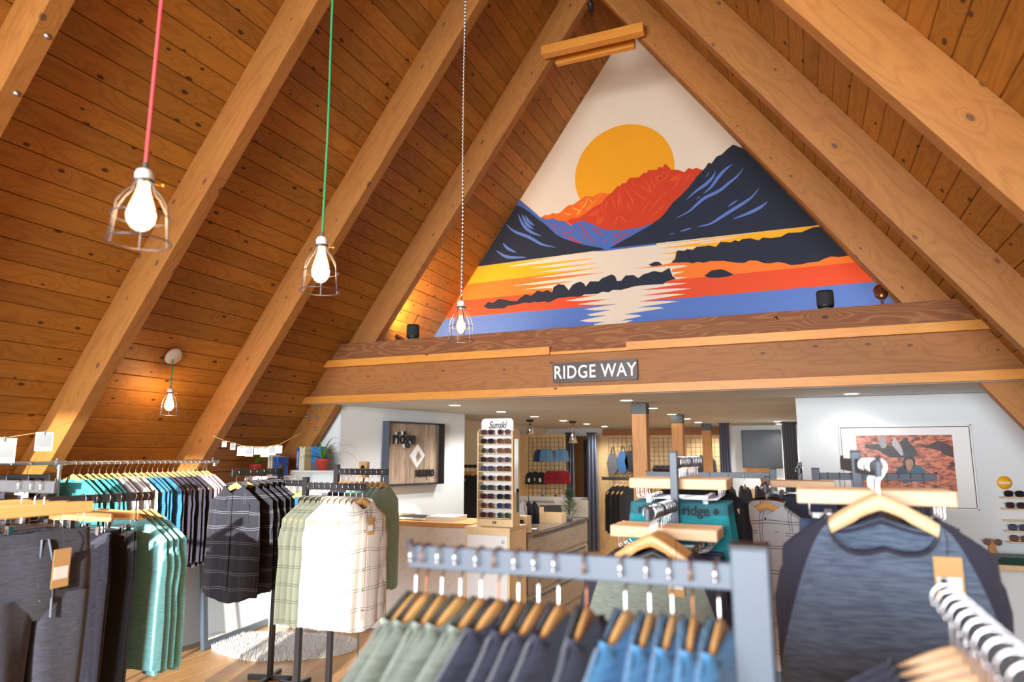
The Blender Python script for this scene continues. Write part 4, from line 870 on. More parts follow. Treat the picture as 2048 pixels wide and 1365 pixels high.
pq = atd(612, 962, 5.22); ql = atd(505, 960, 5.22)
rack('black rack behind the flannels, partly hidden by their posts', (pq.x, pq.y), pq.z + .02, [(pq.z, -.46, 0)], M['black_metal'], foot=.3)
for i in range(3):
    x = pq.x - .045 - i * .062
    wood_hanger((x, pq.y, pq.z + .002), pi / 2 - .55, f'wooden hanger between the two flannel racks, {nth(i)} from the right', 'wooden hangers between the flannel racks')
    garment('tee', i, 'long_sleeved_top', (x, pq.y, pq.z + .002), pi / 2 - .55, f'{["deep blue", "black", "black"][i]} top hanging between the charcoal and olive flannels, {nth(i)} from the right', 'top', 'dark tops between the flannels', C['blue'] if i == 0 else C['coal'], ysc=0.55)
# --- E: sage green tops
zE = 1.553; pE = atz(674, 938, zE)
rack('black rack with sage green tops in front of the white wall', (pE.x, pE.y), zE + .025, [(zE, .43, .0)], M['black_metal'], foot=.34)
for i in range(9):
    x = pE.x + .036 + i * .0445; rz = pi / 2 + .08 + R.uniform(-.03, .03); bl = i in (0, 1, 2)
    wood_hanger((x, pE.y, zE + .002), rz, f'wooden hanger on the sage rack, {nth(i)} from the post', 'wooden hangers on the sage rack')
    garment('hoody', i, 'sweatshirt', (x, pE.y, zE + .002), rz, (f'black sweatshirt on the sage rack, {nth(i)} from the post' if bl else f'sage green sweatshirt, {nth(i-3)} of the sage ones from the post'), 'sweatshirt', 'black sweatshirts on the sage rack' if bl else 'sage green sweatshirts', C['black'] if bl else C['sage'], sc=1.02, ysc=0.55)
# --- F: slate grey rack in the foreground
zF = 1.482; fl_, fr_ = atz(829, 1090, zF), atz(1458, 1127, zF); yF = 1.185; xl, xr = -.705, -.118
t = rack('slate grey rack in the foreground with grey-green, navy and blue sweaters', (xr + .028, yF), zF + .025, [(zF, xl - xr - .028, 0)], M['grey_metal'], pw=.056)
fx = [832, 853, 884, 921, 962, 997, 1037, 1077, 1117, 1173, 1250, 1298, 1343, 1384, 1436]
fc = ['greysage'] * 5 + ['navy'] * 5 + ['sky'] * 5; nmF = dict(greysage='grey-green', navy='dark navy', sky='bright blue')
for i, (px_, c) in enumerate(zip(fx, fc)):
    q = aty(px_, 1165, yF); x = max(xl + .012, min(q.x, xr - .012)); rz = pi / 2 + R.uniform(-.06, .12) - .1
    wood_hanger((x, yF, zF + .001), rz, f'wooden hanger on the foreground rack in the {nth(i % 5)} {nmF[c]} sweater', 'wooden hangers on the foreground rack', i % 4 == 1)  # every fourth hook copper-toned, colouring in the warm reflections on chrome
    garment('sweater', i, 'sweater', (x, yF, zF + .001), rz, f'{nmF[c]} ribbed sweater on the foreground rack, {nth(i % 5)} of its colour from the left', 'sweater', f'{nmF[c]} sweaters on the foreground rack', C[c], ysc=0.6)
# --- G / H: slate grey two-way rack in the middle
gp = atd(1350, 1000, 2.62); gx, gy = gp.x, gp.y; zG, zH = 1.482, 1.640
rack('slate grey two-way rack with teal shorts behind the foreground rack', (gx, gy), 1.66, [(zG, .0 - .015, -.44), (zH, -.01, .85)], M['grey_metal'], pw=.028)
for i in range(5):
    y = gy - .41 + i * .032; p = (gx - .013, y, zG + .002); rz = -.14 + R.uniform(-.03, .03)
    wood_hanger(p, rz, f'wooden hanger at the near end of the two-way rack, {nth(i)} from the front', 'wooden hangers on the two-way rack near arm')
    t = garment('raglan', i, 'raglan_top', p, rz, ('sage and navy raglan top with kraft tag behind the foreground bar' if i == 0 else f'sage and navy raglan top behind the tagged one, {nth(i-1)} behind it'), 'top', 'sage and navy raglan tops', M['raglan_sage'], smat=C['ragslv'], ysc=(.7 if i == 0 else .32))
    if i == 0: hang_tag(t, (.09, -.05, -.165), 0)
for i in range(5):
    y = gy - .225 + i * .042; p = (gx - .010, y, zG + .002); rz = -.12 + .05 * (i % 2)
    clip_hanger(p, rz, f'clip hanger with dark shorts on the two-way rack, {nth(i)} behind the raglan tops', 'clip hangers on the two-way rack near arm')
    bottoms('shorts', i, 'shorts', p, rz, f'dark shorts on the near arm of the two-way rack, {nth(i)} behind the raglan tops', 'shorts', 'dark shorts on the two-way rack', C['denim'] if i % 2 else C['coal'])
for i in range(7):
    y = gy + .045 + i * .045; p = (gx - .001 * i, y, zH + .002); rz = -.12 + .04 * (i % 2)
    clip_hanger(p, rz, f'pale wooden clip hanger holding the {nth(i)} pair of teal boxer shorts', 'clip hangers on the two-way rack far arm')
    t = bottoms('boxer', i, 'boxer_shorts', p, rz, ('front pair of teal boxer shorts with ridge lettering on the waistband' if i == 0 else f'teal boxer shorts behind the front pair, {nth(i-1)} behind it'), 'shorts', 'teal boxer shorts', C['boxer'], ysc=(1 if i == 0 else .42))
    if i == 0:
        for xx in (-.10, .075): text('lettering', 'ridge', .050, M['ink'], t, .0006, (xx, -.0225, -.2), bold=.0006)
        for xx in (-.005, .15): MB().prism([(0, .014), (.011, -.002), (0, -.014), (-.011, -.002)], -.0225, -.0215, lambda u, v, w_: Vector((u + xx, w_, v - .2))).build('diamond_logo', M['ink'], t)
for i in range(6):
    y = gy + .42 + i * .05; p = (gx - .006, y, zH + .002); rz = -.1
    wood_hanger(p, rz, f'wooden hanger on the far arm of the two-way rack, {nth(i)} behind the boxer shorts', 'wooden hangers on the two-way rack far arm')
    garment('tee', i, 'long_sleeved_top', p, rz, f'black top on the far arm of the two-way rack, {nth(i)} behind the boxer shorts', 'top', 'black tops on the two-way rack', C['coal'], ysc=.6)
# --- I: slate grey rack further back
pI = atz(1546, 946, 1.52)
rack('slate grey rack further back, in front of the wall television', (pI.x, pI.y), 1.545, [(1.52, -.95, .02)], M['grey_metal'], pw=.045)
for i, px_ in enumerate((1420, 1457, 1489, 1521)):
    q = aty(px_, 960, pI.y + .01); p = (q.x, pI.y + .008, 1.522)
    wood_hanger(p, pi / 2 - .1, f'wooden hanger seen edge-on on the rack before the television, {nth(i)} from its left', 'wooden hangers on the far slate rack'); garment('hoody', i, 'sweatshirt', p, pi / 2 - .1, f'black sweatshirt on the rack before the television, {nth(i)} from its left', 'sweatshirt', 'black sweatshirts before the television', C['coal'], ysc=1)
# --- J: ice grey checked shirts
pj = atd(1530, 968, 3.45); rack('small rack of ice grey checked shirts left of the big raglan top', (pj.x - .01, pj.y + .42), pj.z + .02, [(pj.z, .01, -.44)], M['grey_metal'], pw=.03)
for i in range(6):
    p = (pj.x, pj.y + .02 + i * .045, pj.z + .002); rz = -.42 + .03 * i
    wood_hanger(p, rz, f'wooden hanger in the {nth(i)} ice grey checked shirt', 'wooden hangers in the ice grey shirts')
    garment('flannel', i, 'flannel_shirt', p, rz, f'ice grey shirt with thin black check lines, {nth(i)} from the front' if i < 4 else f'dark olive shirt behind the ice grey ones, {nth(i-4)} of two', 'shirt', 'ice grey checked shirts', P['ice'] if i < 4 else C['olive'], detail=2, sc=1.04, ysc=0.4)
# --- N: dark shorts between J and K
pn = atd(1598, 935, 4.1); rack('rack of slate shorts behind the ice grey shirts', (pn.x, pn.y + .35), pn.z + .02, [(pn.z, 0, -.38)], M['grey_metal'], pw=.03, foot=.22)
for i in range(4):
    p = (pn.x, pn.y + .02 + i * .06, pn.z + .002)
    clip_hanger(p, -.12, f'clip hanger holding slate shorts left of the big raglan top, {nth(i)} from the front', 'clip hangers on the slate shorts rack'); bottoms('shorts', i, 'shorts', p, -.12, f'slate shorts left of the big raglan top, {nth(i)} from the front', 'shorts', 'slate shorts', C['denim'])
# --- K2: rack in front of the picture wall
pk = atz(1631, 946, 1.54); rack('slate grey rack below the framed climbing photo', (pk.x, pk.y), 1.565, [(1.54, .66, 0.02)], M['grey_metal'], pw=.045, foot=.3)
for i in range(9):
    x = pk.x + .07 + i * .065; p = (x, pk.y + .002 * i, 1.542)
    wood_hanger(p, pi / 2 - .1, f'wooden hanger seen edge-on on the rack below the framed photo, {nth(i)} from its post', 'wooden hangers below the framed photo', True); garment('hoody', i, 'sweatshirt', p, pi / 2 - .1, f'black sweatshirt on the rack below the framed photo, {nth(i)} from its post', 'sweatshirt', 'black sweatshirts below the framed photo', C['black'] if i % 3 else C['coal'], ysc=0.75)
# --- K: big raglan top at the right
zK = 1.638; ke = atd(1757, 936, 1.72); kx, ky = ke.x, ke.y
rack('slate grey two-way rack carrying the big slate blue raglan top', (kx - .02, ky + .50), 1.66, [(zK, .02, -.50), (zK + .0, -.02, .45)], M['grey_metal'], pw=.028)
for i in range(3):
    p = (kx - .001, ky + .018 + i * .038, zK + .002); rz = (.03, -.03, .02)[i]
    wood_hanger(p, rz, f'pale wooden hanger in the {["front", "second", "third"][i]} slate blue raglan top', 'wooden hangers on the right two-way rack', mat=M['clipwood'])
    t = garment('raglan', i, 'raglan_top', p, rz, ('large slate blue raglan top with dark sleeves and kraft tag, front of its rack' if i == 0 else f'slate blue raglan top behind the tagged one, {nth(i-1)} behind it'), 'top', 'slate blue raglan tops', M['raglan_blue'], smat=C['ragslv'], sc=1.0, ysc=(.75 if i == 0 else .4))
    if i == 0: hang_tag(t, (.125, -.058, -.225), 0, h=.10, w=.060)
for i in range(4):
    p = (kx - .005, ky + .15 + i * .05, zK + .002); rz = -.03 + .03 * (i % 2)
    clip_hanger(p, rz, f'pale wooden clip hanger behind the big raglan top, {nth(i)} from it', 'clip hangers on the right two-way rack')
    bottoms('shorts', i, 'shorts', p, rz, f'dark checked shorts behind the big raglan top, {nth(i)} from it', 'shorts', 'dark shorts behind the raglan top', C['denim'])
# --- L: rack in the lower right corner
zL = 1.45; rack('slate grey rack cut off by the lower right corner', (.175, .28), 1.47, [(zL, .012, 1.02)], M['grey_metal'], pw=.03)
for i in range(10):
    y = 1.275 - i * .049; p = (.186, y, zL + .002); rz = -.20 + R.uniform(-.04, .04)
    wood_hanger(p, rz, f'wooden hanger in the lower right corner, {nth(i)} from the far end', 'wooden hangers in the lower right corner', mat=M['clipwood'])
    garment('tee', i, 'long_sleeved_top', p, rz, f'charcoal top in the lower right corner, {nth(i)} from the far end', 'top', 'charcoal tops in the lower right corner', C['char'], sc=1, ysc=0.55)
# ------------------------------------------------------------------ wood sign with raised letters on the slanted niche wall
wa, wb = Vector((-4.2, 5.68, 0)), Vector((-3.75, 7.50, 0)); wd = (wb - wa).normalized(); wn = Vector((wd.y, -wd.x, 0)); wrz = atan2(wd.y, wd.x)
sc_ = wa + wd * .98 + wn * .005
rs_ = empty('shop_sign', (sc_.x, sc_.y, 1.665), wrz, label='square barn-wood sign with raised ridge MERINO letters in a dark steel frame', cat='sign')
W2_, H2_, D2_ = .42, .325, .10
for k in range(11):
    x = -W2_ + .04 + k * .076; 
    if x > W2_: break
    MB().box((0, 0, 0), (.074, .014, 2 * H2_ - .01), bev=.002).build('plank', M['barnwood'], rs_, (x, -.012 - R.uniform(0, .004), 0))
for s in (-1, 1):
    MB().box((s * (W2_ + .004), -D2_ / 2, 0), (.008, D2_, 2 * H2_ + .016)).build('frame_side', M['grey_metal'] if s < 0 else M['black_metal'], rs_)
    MB().box((0, -D2_ / 2, s * (H2_ + .004)), (2 * W2_ + .016, D2_, .008)).build('frame_side', M['black_metal'], rs_)
lt = plain('letter_white', (232, 232, 230), .4); lb = plain('letter_black', (34, 32, 34), .5)
text('lettering', 'ridge', .185, lb, rs_, .004, (-.175, -.062, .16), bold=.005, sx=.92); text('lettering_backing', 'ridge', .185, lt, rs_, .016, (-.175, -.041, .16), bold=.0055, sx=.92)
text('lettering', 'MERINO', .100, lb, rs_, .006, (.19, -.030, -.215), bold=.004, space=1.15, sx=.72)
dm = MB(); f3 = lambda u, v, w_: Vector((u, w_, v))
O = [(.06, .10), (.17, -.02), (.045, -.155), (-.055, -.03)]; I_ = [(.066, .035), (.128, -.03), (.05, -.108), (.026, -.035)]
for k in range(4): dm.prism([O[k], O[(k + 1) % 4], I_[(k + 1) % 4], I_[k]], -.045, -.022, f3)
dm.build('diamond_logo', lt, rs_)
# ------------------------------------------------------------------ white reception counter
map_m, nt, b_ = newmat('white_counter_front'); tcn = nt.nodes.new('ShaderNodeTexCoord'); nz = nt.nodes.new('ShaderNodeTexNoise'); nz.inputs['Scale'].default_value = 2.2; nz.inputs['Detail'].default_value = 5
nt.links.new(tcn.outputs['Object'], nz.inputs['Vector']); v_ = mathn(nt, 'ABSOLUTE', mathn(nt, 'SUBTRACT', mathn(nt, 'FRACT', mathn(nt, 'MULTIPLY', nz.outputs['Fac'], 9.)), .5))
mx = nt.nodes.new('ShaderNodeMix'); mx.data_type = 'RGBA'; nt.links.new(mathn(nt, 'LESS_THAN', v_, .03), mx.inputs[0]); mx.inputs[6].default_value = srgb(236, 236, 234); mx.inputs[7].default_value = srgb(222, 222, 220); nt.links.new(mx.outputs[2], b_.inputs['Base Color']); b_.inputs['Roughness'].default_value = .4
q1 = aty(880, 1047, 5.95); zc = q1.z; x0, x1 = -3.97, aty(940, 1060, 5.95).x
rc = empty('reception_counter', ((x0 + x1) / 2, 6.2, 0), label='white reception counter with a pale wooden top below the ridge sign', cat='counter'); w = x1 - x0
MB().box((0, 0, zc / 2 - .02), (w, .46, zc - .04), bev=.003).build('body', map_m, rc); MB().box((0, -.236, .06), (w - .002, .012, .1)).build('kick_board', M['white'], rc)
MB().box((.0, 0, zc - .015), (w + .05, .53, .045), bev=.004).build('worktop', M['counterwood'], rc)
def book(name, c, d, mat, lab, group=None, rz=0, pages=True, cat='book'):
    t = MB().box((0, 0, d[2] - .002), (d[0], d[1], .004), bev=.001).box((0, 0, .002), (d[0], d[1], .004), bev=.001).box((-d[0] / 2 + .002, 0, d[2] / 2), (.004, d[1], d[2])).build(name, mat, None, c, rz, label=lab, cat=cat, group=group)
    MB().box((.002, 0, d[2] / 2), (d[0] - .008, d[1] - .006, d[2] - .008)).build('pages', M['paper'], t); return t
zt = zc + .0085
for i, (px_, Y, d, m_, lab) in enumerate([(833, 6.16, (.36, .27, .03), M['black'], 'flat black book lying on the reception counter'), (894, 6.16, (.30, .30, .045), M['paper'], 'white boxed book lying on the reception counter'), (803, 6.32, (.26, .2, .014), M['greywood'], 'grey magazine at the back of the reception counter')]):
    p = aty(px_, 1030, Y); book('book', (p.x, Y, zt), d, m_, lab, 'books on the reception counter', rz=(-.1, .05, .3)[i])
p = aty(803, 1030, 6.32); book('book', (p.x, 6.32, zt + .016), (.25, .2, .014), M['kraft'], 'tan magazine on top of the grey one, reception counter', 'books on the reception counter', rz=.15)
# ------------------------------------------------------------------ pedestal and sunglasses tower
pz = aty(940, 1054, 5.5).z; pxl, pxr = -2.73, -2.32
pd = empty('display_cabinet', ((pxl + pxr) / 2, 5.69, 0), label='birch cabinet with a white door carrying the sunglasses tower', cat='cabinet'); w = pxr - pxl
MB().box((0, 0, pz / 2 - .01), (w, .38, pz - .02), bev=.002).build('body', M['birch'], pd); MB().box((0, 0, pz - .012), (w + .012, .40, .025), bev=.002).build('top', M['birch'], pd)
dr = MB().box((0, -.193, pz / 2 - .02), (w - .04, .008, pz - .09), bev=.001).build('door', M['white'], pd); MB().tube([(w * .36 + .011 * cos(A * pi / 8), -.199, pz - .115 + .011 * sin(A * pi / 8)) for A in range(16)], .002, n=6, closed=True).build('round_mark', M['ink'], dr)
# sunglasses
def glasses_parts(shape):
    rim = MB(); lens = MB(); tem = MB(); rx, rz_ = (.029, .021) if shape else (.024, .022)
    for s in (-1, 1):
        pw = .65 if shape else 1
        def sg(A): return (abs(cos(A)) ** pw) * (1 if cos(A) >= 0 else -1), (abs(sin(A)) ** pw) * (1 if sin(A) >= 0 else -1)
        pts = [(s * .035 + rx * sg(2 * pi * k / 18)[0], 0, rz_ * sg(2 * pi * k / 18)[1]) for k in range(18)]
        rim.tube(pts, .0026, n=5, closed=True); lens.add([(p[0], -.0005, p[2]) for p in pts], [tuple(range(18))])
        tem.tube([(s * .064, .002, .010), (s * .067, .03, .010), (s * .066, .11, .006), (s * .062, .135, -.016)], .0022, n=5)
    rim.tube([(-.010, 0, .006), (0, -.001, .010), (.010, 0, .006)], .0024, n=5)
    return rim.mesh('sunglasses', M['black']), lens.mesh('lenses', M['black']), tem.mesh('temples', M['black'])
GP = [glasses_parts(0), glasses_parts(1)]
gc = dict(black=plain('acetate_black', (28, 28, 32), .15, coat=.5), tort=plain('acetate_tortoise', (104, 54, 22), .15, noise=.5, scale=120, coat=.5), grey=plain('acetate_grey', (86, 88, 104), .15, coat=.5), maroon=plain('acetate_maroon', (72, 22, 34), .15, coat=.5), green=plain('acetate_green', (34, 54, 46), .15, coat=.5))
lc = dict(smoke=plain('lens_smoke', (30, 34, 38), .06, coat=1), green=plain('lens_green', (44, 62, 56), .06, coat=1), brown=plain('lens_brown', (84, 50, 28), .06, coat=1), blue=plain('lens_blue', (44, 50, 80), .06, coat=1), rose=plain('lens_rose', (66, 38, 46), .06, coat=1))
def sunglasses(loc, rz, f, l, shape, lab, group, sc=1):
    rm, ln, tm = GP[shape]; t = put('sunglasses', rm, None, loc, rz, gc[f], label=lab, cat='sunglasses', group=group); put('lenses', ln, t, None, 0, lc[l]); put('temples', tm, t, None, 0, gc[f]); t.scale = (sc, sc, sc); return t
ty = 5.60; tx0, tx1 = aty(956, 1000, ty).x, -2.335; tw = tx1 - tx0; cx = (tx0 + tx1) / 2
tz1 = aty(990, 858, ty).z; tz2 = aty(990, 836, ty).z
tt = empty('sunglasses_tower', (cx, ty, pz), label='tall birch sunglasses display tower with a rounded white header board', cat='display stand'); H = tz1 - pz
MB().box((0, .09, H / 2), (tw - .02, .006, H)).build('back_panel', M['white'], tt)
for s in (-1, 1): 
    pl = [(-.01, 0), (.15, 0), (.15, H - .03), (.12, H), (.03, H), (-.01, H - .03)]
    MB().prism(pl, s * tw / 2 - .006, s * tw / 2 + .006, lambda u, v, w_: Vector((w_, u, v))).build('side_panel', M['birch'], tt)
MB().box((.0, .03, .03), (tw - .012, .08, .06)).build('plinth', M['birch'], tt)
pl = []; hh = tz2 - tz1 + .05
for (cx_, cz_, a0) in ((tw / 2 - .045, hh - .04, 0), (-tw / 2 + .045, hh - .04, 90)):
    for k in range(7): A = radians(a0 + 15 * k); pl.append((cx_ + .035 * cos(A), cz_ + .035 * sin(A)))
pl += [(-tw / 2 + .01, 0), (tw / 2 - .01, 0)]
hb = MB().prism(pl, .04, .05, fy).build('header_board', M['white'], tt, (0, 0, H - .05)); text('lettering', 'Sunski', .088, M['ink'], hb, .0005, (0, .0392, hh - .065), shear=.35, sx=.75, bold=.001)
text('lettering', 'Hi', .04, M['ink'], tt, .0005, (0, -.0115, .032), sx=1, bold=.001)
MB().box((tw / 2 + .0066, .10, H * .26), (.001, .06, .20)).build('side_poster', plain('poster_teal', (70, 120, 122), .5), tt); MB().box((tw / 2 + .0066, .07, H * .62), (.001, .09, H * .55)).build('side_mirror', M['chrome'], tt)
sy = [871, 889, 908, 926, 944, 963, 982, 999.5, 1018, 1037]
fr = ['grey', 'maroon', 'green', 'tort', 'green', 'tort', 'black', 'black', 'grey', 'black', 'maroon', 'tort', 'green', 'green', 'maroon', 'black', 'tort', 'grey', 'maroon', 'green']
ln = ['rose', 'rose', 'smoke', 'brown', 'green', 'brown', 'smoke', 'blue', 'blue', 'brown', 'smoke', 'brown', 'green', 'smoke', 'rose', 'smoke', 'brown', 'blue', 'rose', 'green']
for i, yy in enumerate(sy):
    z = aty(985, yy, ty).z - pz; MB().box((0, .035, z), (tw - .012, .105, .006), bev=.001).build('shelf', M['birch'], tt)
    for s in (0, 1):
        k = i * 2 + s; sunglasses((cx + (-.078, .078)[s], ty + .0, pz + z + .003 + .0236), .06, fr[k], ln[k], (k % 3 != 1), f'{dict(black="black", tort="tortoiseshell", grey="grey", maroon="maroon", green="dark green")[fr[k]]} sunglasses, {["left", "right"][s]} on the {nth(i) if i < 9 else "lowest"} shelf from the top of the tower', 'sunglasses on the tower', sc=.95)
# ------------------------------------------------------------------ grey wood counter with drawers
GX, GY0, GY1, GZ = -2.34, 5.94, 7.85, .95
gcx = GX - .25; g_ = empty('drawer_counter', (gcx, (GY0 + GY1) / 2, 0), label='long grey wood-grain counter with drawers and a dark top', cat='counter'); L_ = GY1 - GY0
MB().box((0, 0, GZ / 2 - .02), (.48, L_ - .02, GZ - .04), bev=.002).build('body', M['greywood'], g_); MB().box((0, 0, GZ - .014), (.52, L_ + .02, .028), bev=.003).build('worktop', plain('dark_laminate_top', (96, 88, 86), .18, noise=.05, scale=20, coat=.4), g_)
MB().box((0, -L_ / 2 - .0, GZ / 2 - .02), (.48, .012, GZ - .04)).build('end_panel', plain('pale_grey_laminate', (206, 202, 196), .45), g_)
for k in range(3):
    z = GZ - .14 - k * .27
    dw = MB().box((.245, 0, z), (.014, L_ - .06, .235), bev=.003).build('drawer', M['greywood'], g_); MB().box((.258, .0, z + .10), (.014, L_ - .3, .012), bev=.003).build('handle', M['dark_metal'], dw)
rb = aty(1160, 1005, 8.0)
MB().box((0, 0, .0), (.40, .05, .19), bev=.003).build('raised_screen', M['greywood'], None, (GX - .18, 7.80, GZ + .096), label='low grey wood screen standing at the far end of the drawer counter', cat='screen')
p = aty(1093, 1020, 8.6); bc = empty('back_counter', (p.x, 8.6, 0), label='pale grey counter behind the drawer counter', cat='counter')
MB().box((0, 0, .55), (.9, .5, 1.06), bev=.004).build('body', M['greywood'], bc); MB().box((0, 0, 1.09), (.94, .54, .03), bev=.004).build('worktop', plain('grey_top', (150, 144, 138), .4), bc)
# things on it
p = aty(1060, 1065, 5.99 + .06); bl = MB().box((0, 0, .077), (.14, .09, .154), bev=.004).build('price_block', M['birch'], None, (GX - .08, 6.04, GZ + .0005), -.15, label='small birch block with a framed chalkboard on the drawer counter', cat='sign')
MB().box((.0, -.047, .066), (.085, .004, .105)).build('chalkboard', plain('chalkboard', (40, 40, 42), .8, noise=.3, scale=90), bl)
for xx in (-.05, .05): MB().box((xx, -.05, .066), (.012, .008, .13)).build('frame_strip', M['birch'], bl)
p = aty(1120, 1030, 7.1); pb = MB().box((0, 0, .01), (.26, .14, .02)).box((-.125, 0, .075), (.012, .14, .15)).box((.125, 0, .05), (.012, .14, .10)).box((0, -.066, .05), (.26, .01, .10)).box((0, .066, .05), (.26, .01, .10)).build('planter_box', M['birch'], None, (-2.50, 7.08, GZ + .0005), label='pale wooden box of small goods on the drawer counter', cat='box')
tr = empty('small_pine_tree', (-2.40, 7.35, GZ), label='small bushy green artificial pine on the drawer counter', cat='plant')
fol = MB(); rr = random.Random(3)
for k in range(900):
    z = .06 + rr.random() ** .8 * .27; r = .105 * (1 - (z - .06) / .33) ** .7 * rr.uniform(.3, 1); A = rr.uniform(0, 2 * pi); c = Vector((r * cos(A), r * sin(A), z)); d = Vector((cos(A), sin(A), rr.uniform(.1, .9))) * .03; w_ = Vector((-sin(A), cos(A), rr.uniform(-.3, .3))) * .004
    fol.add([c - w_, c + w_, c + d], [(0, 1, 2)])
fo = fol.build('needles', plain('pine_green', (40, 84, 52), .8, noise=.3, scale=50), tr, kind='stuff'); MB().tube([(0, 0, .0), (0, 0, .3)], .007).build('trunk', plain('bark', (84, 60, 40), .9), tr); MB().lathe([(.03, 0), (.038, .05), (.034, .05), (0, .045)], n=16).build('pot', plain('tin_grey', (120, 120, 120), .4), tr)
p = aty(1047, 1000, 6.3); bg_ = empty('pouch_stand', (-2.52, 6.45, GZ), label='stand of dark zip pouches with tan straps beside the sunglasses tower', cat='pouches')
MB().tube([(0, 0, .0), (0, 0, .30)], .006).lathe([(.06, 0), (.06, .008), (0, .01)], n=20).build('stand', M['dark_metal'], bg_)
for k in range(3): MB().prism([(-.05, 0), (.05, 0), (.045, .16), (.0, .22), (-.045, .16)], -.008, .008, lambda u, v, w_: Vector((u - .05 + .05 * k, w_ - .03 + .03 * k, v + .04))).build('pouch', C['coal'] if k else C['lgrey'], bg_)
MB().tube([(-.03, -.05, .22), (.0, -.055, .10), (.03, -.05, .02)], .004).build('strap', plain('tan_strap', (150, 92, 50), .6), bg_)
MB().box((0, 0, 0), (.20, .14, .004)).build('paper_sheet', M['paper'], None, (-2.50, 6.34, GZ + .004), .3, label='white sheet of paper on the dark counter top', cat='paper')
MB().box((0, 0, .0), (.24, .012, .16), M=Matrix.Rotation(-.6, 3, 'X'), bev=.003).build('tablet', M['black'], None, (-2.66, 7.50, GZ + .075), .5, label='black tablet leaning back on the drawer counter', cat='tablet')
# ------------------------------------------------------------------ back room: grid panels, plywood, curtains
def grid_panel(px0, px1, py0, z1_, Y, lab, step=.075):
    a = aty(px0, py0, Y); b = aty(px1, py0, Y); x0, x1, zt_ = a.x, b.x, a.z; m = MB(); n = int((x1 - x0) / step)
    for k in range(n + 1): x = x0 + (x1 - x0) * k / n; m.box((x, 0, (zt_ + z1_) / 2), (.006, .006, zt_ - z1_))
    nz_ = int((zt_ - z1_) / step)
    for k in range(nz_ + 1): m.box(((x0 + x1) / 2, .006, z1_ + (zt_ - z1_) * k / nz_), (x1 - x0, .005, .005))
    return m.build('wire_grid_panel', M['black_metal'], None, (0, Y, 0), label=lab, cat='grid panel', group='black wire grid panels')
def ply_panel(px0, px1, py0, Y, lab, z0=0.0):
    a = aty(px0, py0, Y); b = aty(px1, py0, Y); return MB().box((0, 0, (a.z - z0) / 2), (b.x - a.x, .02, a.z - z0), bev=.002).build('plywood_panel', M['ply'], None, ((a.x + b.x) / 2, Y, z0), label=lab, cat='panel', group='plywood panels')
ply_panel(1030, 1131, 870, 11.05, 'plywood panel behind the knitted hats'); grid_panel(1057, 1126, 877, .35, 11.03, 'black wire grid holding the knitted hats')
ply_panel(1195, 1592, 872, 12.29, 'wide plywood wall behind the hanging bags'); 
for k, (u, v) in enumerate(((1217, 1290), (1298, 1365), (1372, 1438))): grid_panel(u, v, 877, .3, 12.27, ('black wire grid holding the sling bags', 'black wire grid between the first two timber posts', 'black wire grid left of the far grey curtain')[k])
MB().box((0, 0, 0), (2.6, .05, .12), bev=.004).build('header_board', M['beam'], None, (-2.05, 12.25, 2.055), label='timber header board above the plywood wall', cat='board')
def curtain(px0, px1, py0, py1, Y, mat, lab, waves=6, z0=None, spread=1.0, rail=True):
    a, b = aty(px0, py0, Y), aty(px1, py0, Y); zt_ = a.z; z0 = aty(px0, py1, Y).z if z0 is None else z0; m = MB(); P_ = []; w = (b.x - a.x)
    for j in range(7):
        v = j / 6; row = []
        for i in range(waves * 8 + 1):
            u = i / (waves * 8); row.append((w * (u - .5) * (1 + (spread - 1) * v), .035 * sin(u * waves * 2 * pi + .6 * v) * (.7 + .4 * v), zt_ - (zt_ - z0) * v - 0))
        P_.append(row)
    m.grid(P_); Q = [[(p[0], p[1] + .004, p[2]) for p in r] for r in P_]; m.grid([r[::-1] for r in Q])
    t = m.build('curtain', mat, None, ((a.x + b.x) / 2, Y, 0), label=lab, cat='curtain', group='curtains')
    MB().tube([(-w * .6, 0, zt_ + .01), (w * .6, 0, zt_ + .01)], .012, n=10).build('curtain_rod', M['black_metal'], t); return t
cg = knit('curtain_slate', (84, 92, 112), (98, 106, 126)); cdk = knit('curtain_dark', (66, 62, 62), (80, 76, 76))
curtain(1131, 1147, 868, 1000, 12.0, cg, 'narrow slate curtain left of the fitting room doorway', 3, z0=.02); curtain(1174, 1191, 868, 1085, 11.9, cg, 'slate curtain right of the fitting room doorway', 3, z0=.02, spread=1.5)
dwm = MB(); a, b = aty(1147, 873, 12.2), aty(1172, 873, 12.2); dwm.box(((a.x + b.x) / 2, 12.28, a.z / 2), (b.x - a.x, .05, a.z)); dwm.build('door_1', plain('doorway_brown', (120, 82, 48), .7, noise=.1, scale=3), kind='structure')
a, b = aty(1163, 880, 12.1), aty(1170, 880, 12.1); MB().box(((a.x + b.x) / 2, 12.23, a.z / 2), (b.x - a.x, .03, a.z)).build('doorway_shade', plain('gap_dark', (20, 18, 18), .9), kind='structure')  # near-black strip, the shade in the doorway gap put into colour
curtain(1438, 1458, 848, 950, 11.1, cg, 'slate curtain beside the farthest timber post', 4, z0=.02, spread=1.2); curtain(1563, 1592, 848, 1000, 8.2, cdk, 'dark brown-grey curtain left of the picture wall', 5, z0=.02)
a, b = aty(1458, 850, 11.3), aty(1590, 850, 11.3); MB().box(((a.x + b.x) / 2, 11.4, 1.05), (b.x - a.x + .1, .08, 2.1)).build('wall_television', M['wall'], kind='structure')
a, b = aty(1481, 861, 11.2), aty(1566, 938, 11.2); tv = MB().box((0, 0, 0), (b.x - a.x, .05, a.z - b.z), bev=.006).build('television', M['black'], None, ((a.x + b.x) / 2, 11.3, (a.z + b.z) / 2), label='large dark flat television on the far wall', cat='television')
